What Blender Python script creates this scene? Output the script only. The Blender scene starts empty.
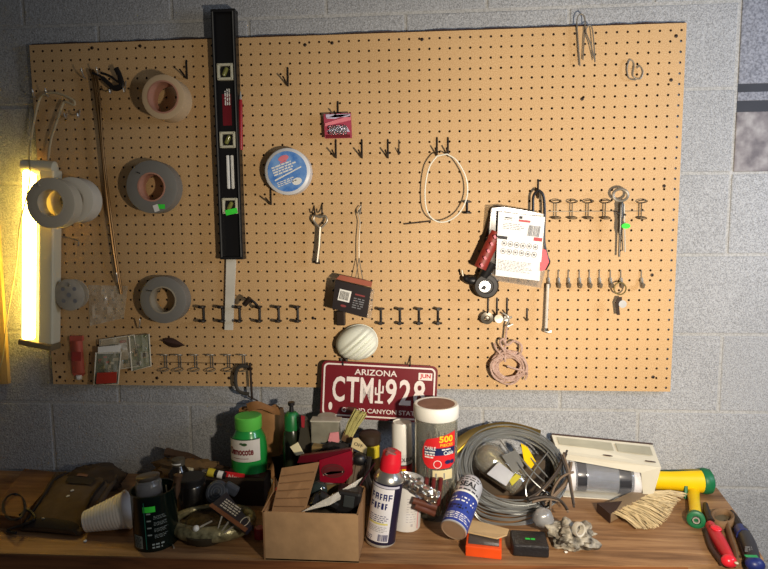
import bpy, bmesh, math, random
from mathutils import Vector, Matrix, noise
random.seed(7)
S = 0.0254                                   # everything below is measured in inches
C = bpy.context.scene.collection
PI = math.pi
def Vc(*a): return Vector(a)
# ------------------------------------------------------------ camera model (board inches: x right, y up, z out of the board)
FPX = 565.0
R0 = Vc(0.99733217, -0.00885785, -0.07245738); R1 = Vc(-0.0013167, -0.99463178, 0.10346927); R2 = Vc(-0.07298493, -0.10309783, -0.99198994)
CAMP = Vc(40.969, -19.0, 58.083)
def tob(p): return Vc(p[0]-33, -p[2], p[1]+82.4)         # board coords -> room coords (x right, y into the wall, z up)
BT = 36.0                                                # bench top height
CB = tob(CAMP)
def ray(px, py):
    d = R0*((px-384)/FPX) + R1*((py-284.5)/FPX) + R2
    return Vc(d[0], -d[2], d[1])
def W(px, py, h=0.0):                                    # point h inches in front of the pegboard seen at px,py
    d = ray(px, py); t = (-h-CB[1])/d[1]; return CB+d*t
def B(px, py, h=0.0):                                    # point h inches above the bench top seen at px,py
    d = ray(px, py); t = (BT+h-CB[2])/d[2]; return CB+d*t
# ------------------------------------------------------------ materials
def lin(c):
    return tuple((x/255/12.92 if x/255 <= .04045 else ((x/255+.055)/1.055)**2.4) for x in c)
_m = {}
def M(name, rgb=(128, 128, 128), rough=.6, metal=0., var=.12, scale=14., bump=0., bscale=60., trans=0., emit=0., alpha=1., ior=1.45, rgb2=None, spec=.5, coat=0.):
    if name in _m: return _m[name]
    m = bpy.data.materials.new(name); m.use_nodes = True; nt = m.node_tree; b = nt.nodes['Principled BSDF']
    c = lin(rgb); N = nt.nodes.new; L = nt.links.new
    tc = N('ShaderNodeTexCoord'); nz = N('ShaderNodeTexNoise'); nz.inputs['Scale'].default_value = scale; nz.inputs['Detail'].default_value = 6
    L(tc.outputs['Object'], nz.inputs['Vector'])
    r = N('ShaderNodeValToRGB'); r.color_ramp.elements[0].position = .32; r.color_ramp.elements[1].position = .68
    if rgb2: a, d = c, lin(rgb2)
    else: a = tuple(x*(1-var) for x in c); d = tuple(min(1, x*(1+var)) for x in c)
    r.color_ramp.elements[0].color = (*a, 1); r.color_ramp.elements[1].color = (*d, 1)
    L(nz.outputs['Fac'], r.inputs['Fac']); L(r.outputs['Color'], b.inputs['Base Color'])
    b.inputs['Roughness'].default_value = rough; b.inputs['Metallic'].default_value = metal
    b.inputs['Transmission Weight'].default_value = trans; b.inputs['IOR'].default_value = ior; b.inputs['Alpha'].default_value = alpha
    b.inputs['Specular IOR Level'].default_value = spec; b.inputs['Coat Weight'].default_value = coat
    if bump:
        n2 = N('ShaderNodeTexNoise'); n2.inputs['Scale'].default_value = bscale; n2.inputs['Detail'].default_value = 5
        L(tc.outputs['Object'], n2.inputs['Vector']); bp = N('ShaderNodeBump'); bp.inputs['Strength'].default_value = bump; bp.inputs['Distance'].default_value = .004
        L(n2.outputs['Fac'], bp.inputs['Height']); L(bp.outputs['Normal'], b.inputs['Normal'])
    if emit:
        b.inputs['Emission Color'].default_value = (*c, 1); b.inputs['Emission Strength'].default_value = emit
    _m[name] = m; return m
def m_speckle(name, base, dark, light, sc=260, rough=.85, bump=.5, big=2.5, bigamt=.12):
    m = bpy.data.materials.new(name); m.use_nodes = True; nt = m.node_tree; b = nt.nodes['Principled BSDF']; N = nt.nodes.new; L = nt.links.new
    tc = N('ShaderNodeTexCoord'); n1 = N('ShaderNodeTexNoise'); n1.inputs['Scale'].default_value = sc; n1.inputs['Detail'].default_value = 4
    L(tc.outputs['Object'], n1.inputs['Vector']); r = N('ShaderNodeValToRGB'); e = r.color_ramp.elements
    e[0].position = .34; e[0].color = (*lin(dark), 1); e[1].position = .7; e[1].color = (*lin(light), 1)
    x = e.new(.5); x.color = (*lin(base), 1); L(n1.outputs['Fac'], r.inputs['Fac'])
    n2 = N('ShaderNodeTexNoise'); n2.inputs['Scale'].default_value = big; n2.inputs['Detail'].default_value = 5; L(tc.outputs['Object'], n2.inputs['Vector'])
    mr = N('ShaderNodeMapRange'); mr.inputs['From Min'].default_value = .3; mr.inputs['From Max'].default_value = .7
    mr.inputs['To Min'].default_value = 1-bigamt; mr.inputs['To Max'].default_value = 1+bigamt; L(n2.outputs['Fac'], mr.inputs['Value'])
    mx = N('ShaderNodeVectorMath'); mx.operation = 'SCALE'; L(r.outputs['Color'], mx.inputs[0]); L(mr.outputs['Result'], mx.inputs['Scale'])
    L(mx.outputs['Vector'], b.inputs['Base Color']); b.inputs['Roughness'].default_value = rough
    n3 = N('ShaderNodeTexNoise'); n3.inputs['Scale'].default_value = sc*.45; n3.inputs['Detail'].default_value = 6; L(tc.outputs['Object'], n3.inputs['Vector'])
    bp = N('ShaderNodeBump'); bp.inputs['Strength'].default_value = bump; bp.inputs['Distance'].default_value = .003
    L(n3.outputs['Fac'], bp.inputs['Height']); L(bp.outputs['Normal'], b.inputs['Normal']); _m[name] = m; return m
def m_wood(name, c1, c2, c3, stretch=(1.2, 14, 14), rough=.6, sc=3.2):
    m = bpy.data.materials.new(name); m.use_nodes = True; nt = m.node_tree; b = nt.nodes['Principled BSDF']; N = nt.nodes.new; L = nt.links.new
    tc = N('ShaderNodeTexCoord'); mp = N('ShaderNodeMapping'); mp.inputs['Scale'].default_value = stretch; L(tc.outputs['Object'], mp.inputs['Vector'])
    n1 = N('ShaderNodeTexNoise'); n1.inputs['Scale'].default_value = sc; n1.inputs['Detail'].default_value = 10; n1.inputs['Roughness'].default_value = .65; n1.inputs['Distortion'].default_value = .6
    L(mp.outputs['Vector'], n1.inputs['Vector']); r = N('ShaderNodeValToRGB'); e = r.color_ramp.elements
    e[0].position = .33; e[0].color = (*lin(c1), 1); e[1].position = .7; e[1].color = (*lin(c3), 1); x = e.new(.5); x.color = (*lin(c2), 1)
    L(n1.outputs['Fac'], r.inputs['Fac']); L(r.outputs['Color'], b.inputs['Base Color']); b.inputs['Roughness'].default_value = rough
    bp = N('ShaderNodeBump'); bp.inputs['Strength'].default_value = .35; bp.inputs['Distance'].default_value = .003
    L(n1.outputs['Fac'], bp.inputs['Height']); L(bp.outputs['Normal'], b.inputs['Normal']); _m[name] = m; return m
# ------------------------------------------------------------ mesh builder
class MB:
    def __init__(s): s.v = []; s.f = []; s.mi = []; s.sm = []; s.cur = 0
    def add(s, vs, fs, sm=False):
        o = len(s.v); s.v += [Vector(x) for x in vs]
        for f in fs: s.f.append(tuple(i+o for i in f)); s.mi.append(s.cur); s.sm.append(sm)
        return s
    def xf(s, Mx, a=0):
        for i in range(a, len(s.v)): s.v[i] = Mx @ s.v[i]
        return s
    def box(s, c, d, R=None, bev=0., seg=2):
        bm = bmesh.new(); bmesh.ops.create_cube(bm, size=1.0)
        for v in bm.verts: v.co = Vc(v.co.x*d[0], v.co.y*d[1], v.co.z*d[2])
        if bev: bmesh.ops.bevel(bm, geom=bm.edges[:], offset=bev, segments=seg, profile=.6, affect='EDGES')
        R = R or Matrix.Identity(3); c = Vector(c); bm.verts.index_update()
        s.add([c+R@v.co for v in bm.verts], [[v.index for v in f.verts] for f in bm.faces]); bm.free(); return s
    def lathe(s, prof, base=(0, 0, 0), axis=(0, 0, 1), seg=32, closed=False, sx=1., sy=1., ref=None, sm=True):
        a = Vector(axis).normalized(); base = Vector(base); u, w = frame(a, ref)
        n = len(prof); vs = []
        for r, t in prof:
            for k in range(seg):
                th = 2*PI*k/seg; vs.append(base+a*t+u*(r*sx*math.cos(th))+w*(r*sy*math.sin(th)))
        fs = []
        for i in range(n if closed else n-1):
            j = (i+1) % n
            for k in range(seg):
                l = (k+1) % seg; fs.append((i*seg+k, i*seg+l, j*seg+l, j*seg+k))
        if not closed:
            if prof[0][0] > 1e-6: fs.append(tuple(range(seg))[::-1])
            if prof[-1][0] > 1e-6: fs.append(tuple(range((n-1)*seg, n*seg)))
        return s.add(vs, fs, sm)
    def tube(s, pts, r=.1, seg=8, closed=False, caps=True, flat=1.):
        pts = [Vector(p) for p in pts]; n = len(pts); rs = r if isinstance(r, (list, tuple)) else [r]*n
        T_ = []
        for i in range(n):
            a = pts[(i-1) % n] if (closed or i) else pts[0]; b = pts[(i+1) % n] if (closed or i < n-1) else pts[-1]
            t = (b-a); T_.append(t.normalized() if t.length > 1e-9 else Vc(0, 0, 1))
        u, w = frame(T_[0]); vs = []
        for i in range(n):
            u = (u-T_[i]*u.dot(T_[i])); u = u.normalized() if u.length > 1e-6 else frame(T_[i])[0]; w = T_[i].cross(u)
            for k in range(seg):
                th = 2*PI*k/seg; vs.append(pts[i]+u*(rs[i]*math.cos(th))+w*(rs[i]*flat*math.sin(th)))
        fs = []
        for i in range(n if closed else n-1):
            j = (i+1) % n
            for k in range(seg):
                l = (k+1) % seg; fs.append((i*seg+k, i*seg+l, j*seg+l, j*seg+k))
        if caps and not closed: fs.append(tuple(range(seg))[::-1]); fs.append(tuple(range((n-1)*seg, n*seg)))
        return s.add(vs, fs, True)
    def prism(s, poly, n, th, sm=False):                # poly: list of 3-D points (front), extruded by -n*th
        n = Vector(n).normalized(); k = len(poly); poly = [Vector(p) for p in poly]
        vs = poly+[p-n*th for p in poly]
        fs = [tuple(range(k)), tuple(range(k, 2*k))[::-1]]+[(i, i+k, (i+1) % k+k, (i+1) % k) for i in range(k)]
        return s.add(vs, fs, sm)
    def surf(s, fn, nu, nv, cu=False, cv=False, sm=True):
        vs = [fn(i/nu, j/nv) for i in range(nu+(0 if cu else 1)) for j in range(nv+(0 if cv else 1))]
        w = nv+(0 if cv else 1); h = nu+(0 if cu else 1); fs = []
        for i in range(nu):
            for j in range(nv):
                a, b = i, (i+1) % h; c, d = j, (j+1) % w; fs.append((a*w+c, b*w+c, b*w+d, a*w+d))
        return s.add(vs, fs, sm)
    def rect(s, mp, x0, y0, x1, y1, n=1, m=1):
        vs = [mp(x0+(x1-x0)*i/n, y0+(y1-y0)*j/m) for i in range(n+1) for j in range(m+1)]
        return s.add(vs, [(i*(m+1)+j, (i+1)*(m+1)+j, (i+1)*(m+1)+j+1, i*(m+1)+j+1) for i in range(n) for j in range(m)])
    def poly(s, mp, pts): return s.add([mp(*p) for p in pts], [tuple(range(len(pts)))])
    def disc(s, mp, cx, cy, rx, ry=None, n=28):
        ry = ry or rx; return s.poly(mp, [(cx+rx*math.cos(2*PI*k/n), cy+ry*math.sin(2*PI*k/n)) for k in range(n)])
    def ringp(s, mp, cx, cy, rx, ry, w, n=32):
        vs = []
        for k in range(n):
            c, t = math.cos(2*PI*k/n), math.sin(2*PI*k/n); vs += [mp(cx+rx*c, cy+ry*t), mp(cx+(rx-w)*c, cy+(ry-w)*t)]
        return s.add(vs, [(2*k, 2*((k+1) % n), 2*((k+1) % n)+1, 2*k+1) for k in range(n)])
    def text(s, body, w, h, mp, cx=0, cy=0, bold=0., shear=0.):
        vs, fs = glyphs(body, bold); xs = [v[0] for v in vs]; ys = [v[1] for v in vs]
        x0, x1, y0, y1 = min(xs), max(xs), min(ys), max(ys)
        q = []
        for x, y in vs:
            yy = (y-y0)/(y1-y0)-.5; q.append(mp(cx+((x-x0)/(x1-x0)-.5)*w+shear*yy*h, cy+yy*h))
        return s.add(q, fs)
    def barcode(s, mp, x0, y0, x1, y1, n=16):
        x = x0; step = (x1-x0)/(n*2)
        while x < x1-step:
            w = step*random.uniform(.5, 1.5); s.rect(mp, x, y0, min(x+w, x1), y1); x += w+step*random.uniform(.5, 1.3)
        return s
    def lines(s, mp, x0, y0, x1, y1, rows, fill=.55, gap=.5):   # small unreadable print
        hh = (y1-y0)/rows
        for i in range(rows):
            y = y0+i*hh; x = x0; e = x1-(x1-x0)*random.uniform(0, .25)
            while x < e:
                w = hh*random.uniform(.6, 2.4); s.rect(mp, x, y, min(x+w, e), y+hh*fill); x += w+hh*gap
        return s
    def build(s, name, mats, org, parent=None):
        me = bpy.data.meshes.new(name); org = Vector(org)
        me.from_pydata([(v-org)*S for v in s.v], [], s.f)
        for m in (mats if isinstance(mats, (list, tuple)) else [mats]): me.materials.append(m)
        me.polygons.foreach_set('material_index', s.mi); me.polygons.foreach_set('use_smooth', s.sm); me.update()
        bm = bmesh.new(); bm.from_mesh(me); bmesh.ops.recalc_face_normals(bm, faces=bm.faces)
        for e_ in bm.edges:
            if len(e_.link_faces) == 2 and e_.calc_face_angle(0) > .75: e_.smooth = False
        bm.to_mesh(me); bm.free()
        o = bpy.data.objects.new(name, me); C.objects.link(o)
        if parent: o.parent = parent; o.location = (org-Vector(parent['_o']))*S
        else: o.location = org*S
        return o
def frame(a, ref=None):
    r = Vector(ref) if ref is not None else (Vc(0, 0, 1) if abs(a.z) < .9 else Vc(1, 0, 0))
    u = (r-a*r.dot(a)).normalized(); return u, a.cross(u)
_g = {}
def glyphs(body, bold):
    k = (body, bold)
    if k not in _g:
        cu = bpy.data.curves.new('t', 'FONT'); cu.body = body; cu.offset = bold; cu.resolution_u = 3; ob = bpy.data.objects.new('t', cu)
        me = bpy.data.meshes.new_from_object(ob); _g[k] = ([(v.co.x, v.co.y) for v in me.vertices], [tuple(p.vertices) for p in me.polygons])
        bpy.data.objects.remove(ob); bpy.data.meshes.remove(me); bpy.data.curves.remove(cu)
    return _g[k]
def pm(o, u=(1, 0, 0), v=(0, 0, 1), off=0.):                # planar map
    o = Vector(o); u = Vector(u).normalized(); v = Vector(v); v = (v-u*v.dot(u)).normalized(); n = u.cross(v)
    return lambda x, y: o+u*x+v*y+n*off
def cyl(base, axis, r, front=(0, -1, 0), rt=None):           # cylinder map: (arc length, height)
    base = Vector(base); a = Vector(axis).normalized(); f = Vector(front); f = (f-a*f.dot(a)).normalized(); ri = a.cross(f)
    def g(x, y):
        R = (rt(y) if rt else r)+.02; return base+a*y+f*(R*math.cos(x/r))+ri*(R*math.sin(x/r))
    return g
def cat_(pts, n=8, closed=False):                           # Catmull-Rom
    pts = [Vector(p) for p in pts]; N_ = len(pts); out = []
    for i in range(N_ if closed else N_-1):
        g = (lambda k: pts[k % N_]) if closed else (lambda k: pts[max(0, min(N_-1, k))])
        a, b, c, d = g(i-1), g(i), g(i+1), g(i+2)
        for k in range(n):
            t = k/n; out.append(.5*((2*b)+(c-a)*t+(2*a-5*b+4*c-d)*t*t+(3*b-a-3*c+d)*t**3))
    if not closed: out.append(pts[-1])
    return out
def tag(o, label, cat, group=None):
    o['label'] = label; o['category'] = cat
    if group: o['group'] = group
    return o
def T(name, label, cat, org, group=None):
    o = bpy.data.objects.new(name, None); o.empty_display_size = .02; C.objects.link(o); org = Vector(org); o.location = org*S; o['_o'] = list(org)
    return tag(o, label, cat, group)
def part(t, name, mb, mats, org=None, parent=None, label=None):
    p = parent or t
    if '_o' not in p: p['_o'] = list(t['_o'])
    o = mb.build(name, mats, t['_o'] if org is None else org, p); o['_o'] = list(t['_o'] if org is None else org)
    if label: o['label'] = label
    return o
def one(name, label, cat, org, mb, mats, group=None): return tag(mb.build(name, mats, org), label, cat, group)
def dup(o, loc, label, group=None):
    r = o.copy(); C.objects.link(r); r.location = Vector(loc)*S; r['label'] = label
    if group: r['group'] = group
    def rec(a, b):
        for ch in list(a.children):
            c = ch.copy(); C.objects.link(c); c.parent = b; rec(ch, c)
    rec(o, r); return r
def struct(name, mb, mats, org=(0, 0, 0)):
    o = mb.build(name, mats, org); o['kind'] = 'structure'; return o
ORD = ['first', 'second', 'third', 'fourth', 'fifth', 'sixth', 'seventh', 'eighth', 'ninth']
def rot(ax, deg): return Matrix.Rotation(math.radians(deg), 3, ax)

# ------------------------------------------------------------ shared materials
blk = M('black_plastic', (22, 21, 22), .4); blkm = M('black_metal', (30, 26, 24), .45, .3); drk = M('dark_brown_metal', (46, 34, 26), .5, .5)
steel = M('steel', (190, 186, 176), .35, .6); zinc = M('zinc_wire', (140, 132, 118), .4, .55); chrome = M('chrome', (222, 222, 220), .25, .5)
white = M('white_plastic', (222, 222, 216), .45, var=.04); paperw = M('white_paper', (226, 224, 216), .8, var=.05)
red = M('red_plastic', (190, 22, 34), .35); green = M('neon_green', (60, 225, 60), .7, var=.05); card = M('cardboard', (146, 110, 74), .9, var=.12, scale=30, bump=.15)
card2 = M('cardboard_light', (176, 140, 100), .9, var=.1, scale=30, bump=.12); ink = M('ink', (28, 28, 34), .6); inkg = M('grey_ink', (120, 120, 122), .7)
clearp = M('clear_plastic', (235, 235, 235), .08, trans=.92, var=.02, ior=1.3); yel = M('yellow_plastic', (238, 196, 8), .4, var=.05); org_ = M('orange_plastic', (226, 78, 22), .45)
navy = M('navy_print', (26, 34, 96), .4); blue = M('blue_print', (58, 104, 180), .45); maroon = M('maroon', (104, 18, 28), .45); pinkc = M('pink_card', (214, 120, 130), .6)
alu = M('aluminium', (178, 176, 170), .28, .9); tan = M('tan_paper', (190, 160, 116), .85)
# ------------------------------------------------------------ setting
wallm = m_speckle('painted_block', (156, 157, 158), (122, 123, 124), (182, 183, 184), 400, .85, .8)
mort = m_speckle('mortar', (164, 163, 160), (142, 141, 136), (182, 181, 178), 300, .9, .4)
mb = MB(); YW = .72
rows = [(-46.5+8.08*k) for k in range(-6, 10)]
for k in range(-6, 9):
    z0 = 82.4-46.5+8.1*k; z1 = z0+8.1
    if z0 < -1 and z1 < 0: continue
    ph = -1.0 if k % 2 == 0 else 7.0
    x = ph-16*3
    while x < 120:
        a, b = x, x+16
        if a < 71.1 < b-1 and z0 > 66: b = 71.1
        if not (a >= 71.0 and z0 > 66):
            dd = random.uniform(0, .05)
            mb.box(((a+b)/2-33, YW+1+dd, (z0+z1)/2), (b-a-.3, 2, z1-z0-.3), bev=.12)
        x = a+16
mb.cur = 1; mb.box((10, YW+2.12, 45), (170, 4, 110))
struct('wall_back', mb, [wallm, mort])
pier = m_speckle('darker_block', (126, 128, 136), (100, 102, 110), (148, 150, 158), 200, .85, .6); pierb = m_speckle('smooth_patch', (126, 120, 120), (98, 92, 94), (158, 154, 152), 30, .7, .3)
mb = MB(); x0, x1 = 38.25, 55
def band(y0, y1, dep, mi):
    mb.cur = mi; za, zb = W(750, y0, -.7)[2], W(750, y1, -.7)[2]; mb.box(((x0+x1)/2, YW+dep+1, (za+zb)/2), (x1-x0, 2, abs(za-zb)-.1), bev=.1)
band(-60, 84, .0, 0); band(91, 101, .03, 0); band(111, 172, .0, 1)
mb.cur = 2; mb.box(((x0+x1)/2, YW+.85, 84), (x1-x0, 1.5, 30))
struct('trim_1', mb, [pier, pierb, M('slot_dark', (52, 54, 60), .8)])
wood = m_wood('bench_wood', (108, 76, 48), (146, 108, 72), (176, 138, 96)); woodf = m_wood('bench_edge_wood', (104, 68, 40), (140, 96, 58), (168, 122, 76))
floor = MB(); floor.box((10, -40, -1), (200, 110, 2)); struct('floor', floor, m_speckle('concrete_floor', (110, 108, 104), (92, 90, 86), (128, 126, 122), 80))
t = T('workbench', 'rough brown wooden workbench along the bottom against the block wall', 'workbench', (0, -6, 0))
mb = MB()
tp = lambda x, z: (x-33, -z, BT)
mb.prism([tp(-24, -.6), tp(71.2, -.6), tp(70.3, 5), tp(68.6, 12.2), tp(66.0, 12.9), tp(62, 13.6), tp(40, 14.5), tp(3, 15.2), tp(-24, 15.3)][::-1], (0, 0, 1), 1.6)
part(t, 'bench_top', mb, wood, label='worn plank surface of the bench'); mb = MB(); mb.prism([(x_-33, -z_-.03, BT-dz_) for x_, z_, dz_ in ((3, 15.2, .12), (40, 14.5, .12), (40, 14.5, 1.8), (3, 15.2, 1.8))], (0, 1, 0), -.6); mb.prism([(x_-33, -z_-.03, BT-dz_) for x_, z_, dz_ in ((-24, 15.3, .12), (3, 15.2, .12), (3, 15.2, 1.8), (-24, 15.3, 1.8))], (0, 1, 0), -.6); mb.prism([(x_-33, -z_-.03, BT-dz_) for x_, z_, dz_ in ((40, 14.5, .12), (62, 13.6, .12), (62, 13.6, 1.8), (40, 14.5, 1.8))], (0, 1, 0), -.6); part(t, 'front_edge_strip', mb, m_wood('edge_strip_wood', (96, 56, 30), (132, 80, 42), (156, 100, 56)), label='reddish brown strip along the front')
mb = MB(); mb.box((6, -12.0, BT-3.4), (60, 1.5, 3.4), bev=.1); mb.box((-40, -12.0, BT-3.4), (30, 1.5, 3.4), bev=.1); part(t, 'apron', mb, woodf)
for x in (-40, -6, 32): part(t, 'leg', MB().box((x, -10, (BT-1.6)/2), (3.4, 3.4, BT-1.6), bev=.15), woodf)
# ------------------------------------------------------------ pegboard
mb = MB(); XS = [65.4-k for k in range(66)][::-1]; ZS = [-.65-k for k in range(36)]
def dv(v): return (v[0]-33, -v[2], v[1]+82.4)
TH = .22; r = .125
for i, x in enumerate(XS):
    a = 0. if i == 0 else x-.5; b = 65.85 if i == 65 else x+.5
    for j, y in enumerate(ZS):
        c = 0. if j == 0 else y+.5; d = -36.05 if j == 35 else y-.5
        out = [(b, y), (b, c), (x, c), (a, c), (a, y), (a, d), (x, d), (b, d)]
        inn = [(x+r*math.cos(PI/4*k), y+r*math.sin(PI/4*k)) for k in range(8)]
        vs = [dv((p[0], p[1], 0)) for p in out+inn]+[dv((p[0], p[1], -TH)) for p in inn]
        mb.cur = 0; mb.add(vs, [(k, (k+1) % 8, 8+(k+1) % 8, 8+k) for k in range(8)])
        mb.cur = 1; o = len(mb.v)-24
        for k in range(8): mb.f.append((o+8+k, o+8+(k+1) % 8, o+16+(k+1) % 8, o+16+k)); mb.mi.append(1); mb.sm.append(False)
e = [(0, 0), (65.85, 0), (65.85, -36.05), (0, -36.05)]
mb.cur = 1
for k in range(4):
    p, q = e[k], e[(k+1) % 4]; mb.add([dv((*p, 0)), dv((*q, 0)), dv((*q, -TH)), dv((*p, -TH))], [(0, 1, 2, 3)])
pegm = m_speckle('pegboard_hardboard', (194, 157, 108), (176, 138, 91), (208, 173, 125), 420, .62, .1, 3.0, .06)
t = T('pegboard', 'large tan perforated hardboard panel fixed to the block wall', 'pegboard', (0, 0, 46.4))
part(t, 'panel', mb, [pegm, M('pegboard_edge', (74, 50, 30), .9)])
for p in [(92, 48), (140, 46), (305, 45), (332, 43), (422, 39.5), (676, 36), (671, 80), (664, 186), (652, 275), (653, 377), (60, 377), (157, 378), (229, 378), (313, 318), (582, 99)]:
    c = W(*p); part(t, 'screw', MB().lathe([(.17, 0), (.17, .03), (.1, .07), (0, .08)], c, (0, -1, 0), 12), drk, org=c)
for p, w, h in (((50, 48), 3.5, .5), ((300, 38), 20, .3), ((560, 31), 12, .3), ((60, 200), .4, 20)):
    pass
mb = MB(); mb.prism([Vc(-32.95, .24, 81.4)]+[Vc(-32.95+65.8*k/90, .24, 82.4+.2+random.uniform(-.06, .06)) for k in range(91)]+[Vc(32.85, .24, 81.4)], (0, -1, 0), .44); part(t, 'backing_strip', mb, M('edge_shade', (58, 40, 34), .9)); part(t, 'backing_strip', MB().box((-32.6, .46, 64), (1.2, .44, 34), bev=.03), M('edge_shade'))  # dark strips added along top and left edges for the board's shadow
part(t, 'backing_strip', MB().box((0, .45, 47.4), (65, .44, 1.2), bev=.03), drk)
# ------------------------------------------------------------ small wire hooks on the board
def hookmesh(L=1.7, P=1.25, r=.085, up=.35):
    mb = MB(); pts = [(0, .1, .05), (0, -.1, .1), (0, -.13, -.1), (0, -.14, -L+.12), (0, -.17, -L), (-.03, -.3, -L+.03), (-.1, -P*.6, -L+.3), (-.2, -P*1.15, -L+.62)]
    return mb.tube(pts, r, 8)
hp = None
HK = [((288, 69), 'bare black hook high on the board right of the level'),
      ((336, 141), 'black hook below the small red package'), ((362, 141), 'black hook in the middle of the short row under the red package'),
      ((388, 141), 'black hook with small companion at the right end of the short row'),
      ((399, 141), 'thin short black hook right beside the end hook of the short row'), ((271, 188), 'black hook poking out below the white and blue spool'),
      ((338, 103), 'black hook holding the small red package'), ((437, 139), 'left black hook holding up the thin wire loop'), ((448, 139), 'right black hook holding up the thin wire loop'),
      ((538, 181), 'black hook carrying the long black loop beside the white package'), ((488, 299), 'black hook under the round black reel, left of three'),
      ((497, 299), 'black hook in the middle of three above the rope coil'), ((507, 299), 'black hook right of three above the rope coil'), ((527, 309), 'small lone black hook right of the rope coil hooks'),
      ((187, 62), 'black hook at the upper right of the masking tape roll'), ((164, 80), 'black hook running through the masking tape roll'),
      ((150, 168), 'black hook through the grey tape roll with the green sticker'), ((160, 282), 'black hook through the lower grey tape roll')]
for i, (p, lab) in enumerate(HK):
    c = W(*p)
    if hp is None: hp = one('peg_hook', lab, 'hook', c, hookmesh().xf(Matrix.Translation(c)), blkm, 'black pegboard hooks')
    else:
        h = dup(hp, c, lab)
        if i == 4: h.scale = (.6, .5, .8)
        if i == 13: h.scale = (1, .8, .7)
        if i in (15, 16, 17): h.scale = (1, 1.6, .6)
# ring holders
def ringholder(name, lab, mat, c, r, sc, group, tilt=28, L=1.35, rr=.42):
    mb = MB()
    for zz in (0, -L):
        tl = math.radians(tilt)
        pts = [(rr*sc*math.cos(2*PI*k/18)*1.15, -.15-rr*(1+math.sin(2*PI*k/18))*math.cos(tl), zz+rr*(1+math.sin(2*PI*k/18))*math.sin(tl)*(-1 if zz else 1)*.6) for k in range(18)]
        mb.tube(pts, r, 6, closed=True)
    for sx in (-.12, .12): mb.tube([(sx, -.12, .02), (sx, -.1, -L*.5), (sx, -.12, -L)], r, 6)
    mb.tube([(0, .15, -.02), (0, -.1, -.02)], r, 6)
    return one(name, lab, 'holder', c, mb.xf(Matrix.Translation(c)), mat, group)
def row(pts, mat, r, g, desc, tilt=28, rr=.42):
    pr = None
    for i, p in enumerate(pts):
        lab = '%s from left, %s' % (ORD[i], desc); c = W(*p)
        if pr is None: pr = ringholder('ring_holder', lab, mat, c, r, 1, g, tilt, rr=rr)
        else: dup(pr, c, lab)
def row2(pts, g, desc):
    pr = None                                                # dark brackets with two stout prongs
    for i, p in enumerate(pts):
        c = W(*p); lab = '%s from left, %s' % (ORD[i], desc)
        if pr is None:
            mb = MB(); mb.tube([(0, -.1, 0), (0, -.12, -1.5)], .12, 8)
            for z_, q in ((0, .35), (-1.5, .42)):
                mb.tube(cat_([(0, .1, z_), (0, -.3, z_), (0, -.8, z_+q*.3), (0, -1.3, z_+q*.5)], 4), [.17]*13, 8)
                mb.lathe([(.0, 0), (.42, 0), (.42, .14), (0, .16)], (0, -.6, z_+.05), (0, 0, 1), 14)
            pr = one('tool_bracket', lab, 'holder', c, mb.xf(Matrix.Translation(c)), blkm, g)
        else: dup(pr, c, lab)
row2([(204, 307), (223, 307), (240, 307), (260, 307), (279, 307), (298, 307)], 'dark brackets right of the lower grey tape', 'dark two prong bracket right of the lower grey tape')
row2([(381, 309), (400, 309), (419, 309), (438, 309)], 'dark brackets right of the dust mask', 'dark two prong bracket right of the white dust mask')
c = W(467, 202); mb = MB(); mb.tube([(0, -.12, 0), (0, -.12, -1.1)], .11, 8)
for z_ in (0, -1.1): mb.lathe([(0, 0), (.42, 0), (.42, .14), (0, .16)], (0, -.5, z_-.08), (0, 0, 1), 14)
one('tool_bracket', 'single dark bracket at the right side of the thin wire loop', 'holder', c, mb.xf(Matrix.Translation(c)), blkm)
row([(555, 203), (571, 203), (587, 203), (604, 203), (640, 203)], M('dark_zinc', (96, 86, 72), .4, .8), .05, 'wire ring holders at the right', 'wire ring holder in the row beside the hanging ring tool')
row([(166, 355), (180, 355), (196, 355), (212, 355), (229, 355), (244, 355)], zinc, .055, 'wire ring holders near the bottom left', 'bright wire ring holder in the lower left row')
a, b = W(548, 211.5, .15), W(645, 211, .15); one('rail_wire', 'thin straight wire running behind the right ring holders', 'wire', a, MB().tube([a, b], .03, 6), zinc)
a, b = W(160, 362, .15), W(252, 364, .15); one('rail_wire', 'thin straight wire running behind the lower left ring holders', 'wire', a, MB().tube([a, b], .03, 6), drk)
# spring hooks row
pr = None
for i, p in enumerate([(548, 270), (558, 270), (568, 270), (579, 270), (589, 270), (599, 270), (610, 270), (620.5, 270), (641, 270)]):
    c = W(*p); lab = '%s from left of the slim spring hooks right of the white package' % ORD[i]
    if pr is None:
        mb = MB(); mb.tube([(0, .1, 0), (0, -.1, 0), (0, -.14, -.9)], .06, 6); mb.tube(cat_([(0, -.14, -.8), (.03, -.3, -1.3), (.02, -.6, -1.65), (-.02, -.9, -1.35)], 4), .17, 8)
        pr = one('spring_hook', lab, 'hook', c, mb.xf(Matrix.Translation(c)), zinc, 'slim spring hooks in a row')
    else: dup(pr, c, lab)
# ------------------------------------------------------------ wire clips top right
def clip(px, lab, h, org):
    mb = MB(); mb.tube(cat_([W(x, y, h) for x, y in px], 6), .06, 7); one('wire_clip', lab, 'clip', org, mb, zinc)
clip([(580, 66), (578, 40), (577, 20), (581, 14), (585, 20), (584, 40), (583, 60)], 'tall wire outline standing in for the shadow of the bright clip beside it', .5, W(581, 40))  # extra wire bent to the outline of the next clip's shadow
clip([(595, 62), (591, 45), (586, 32), (588, 26), (592, 28), (594, 45), (595, 62)], 'bright slender wire clip in front of the board top edge', 1.0, W(590, 45))
clip([(636, 80), (629, 78), (627, 68), (630, 60), (634, 64), (633, 76), (640, 79), (643, 72), (640, 66), (637, 68)], 'small bent wire clip near the top right corner of the board', .4, W(635, 72))
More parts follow.
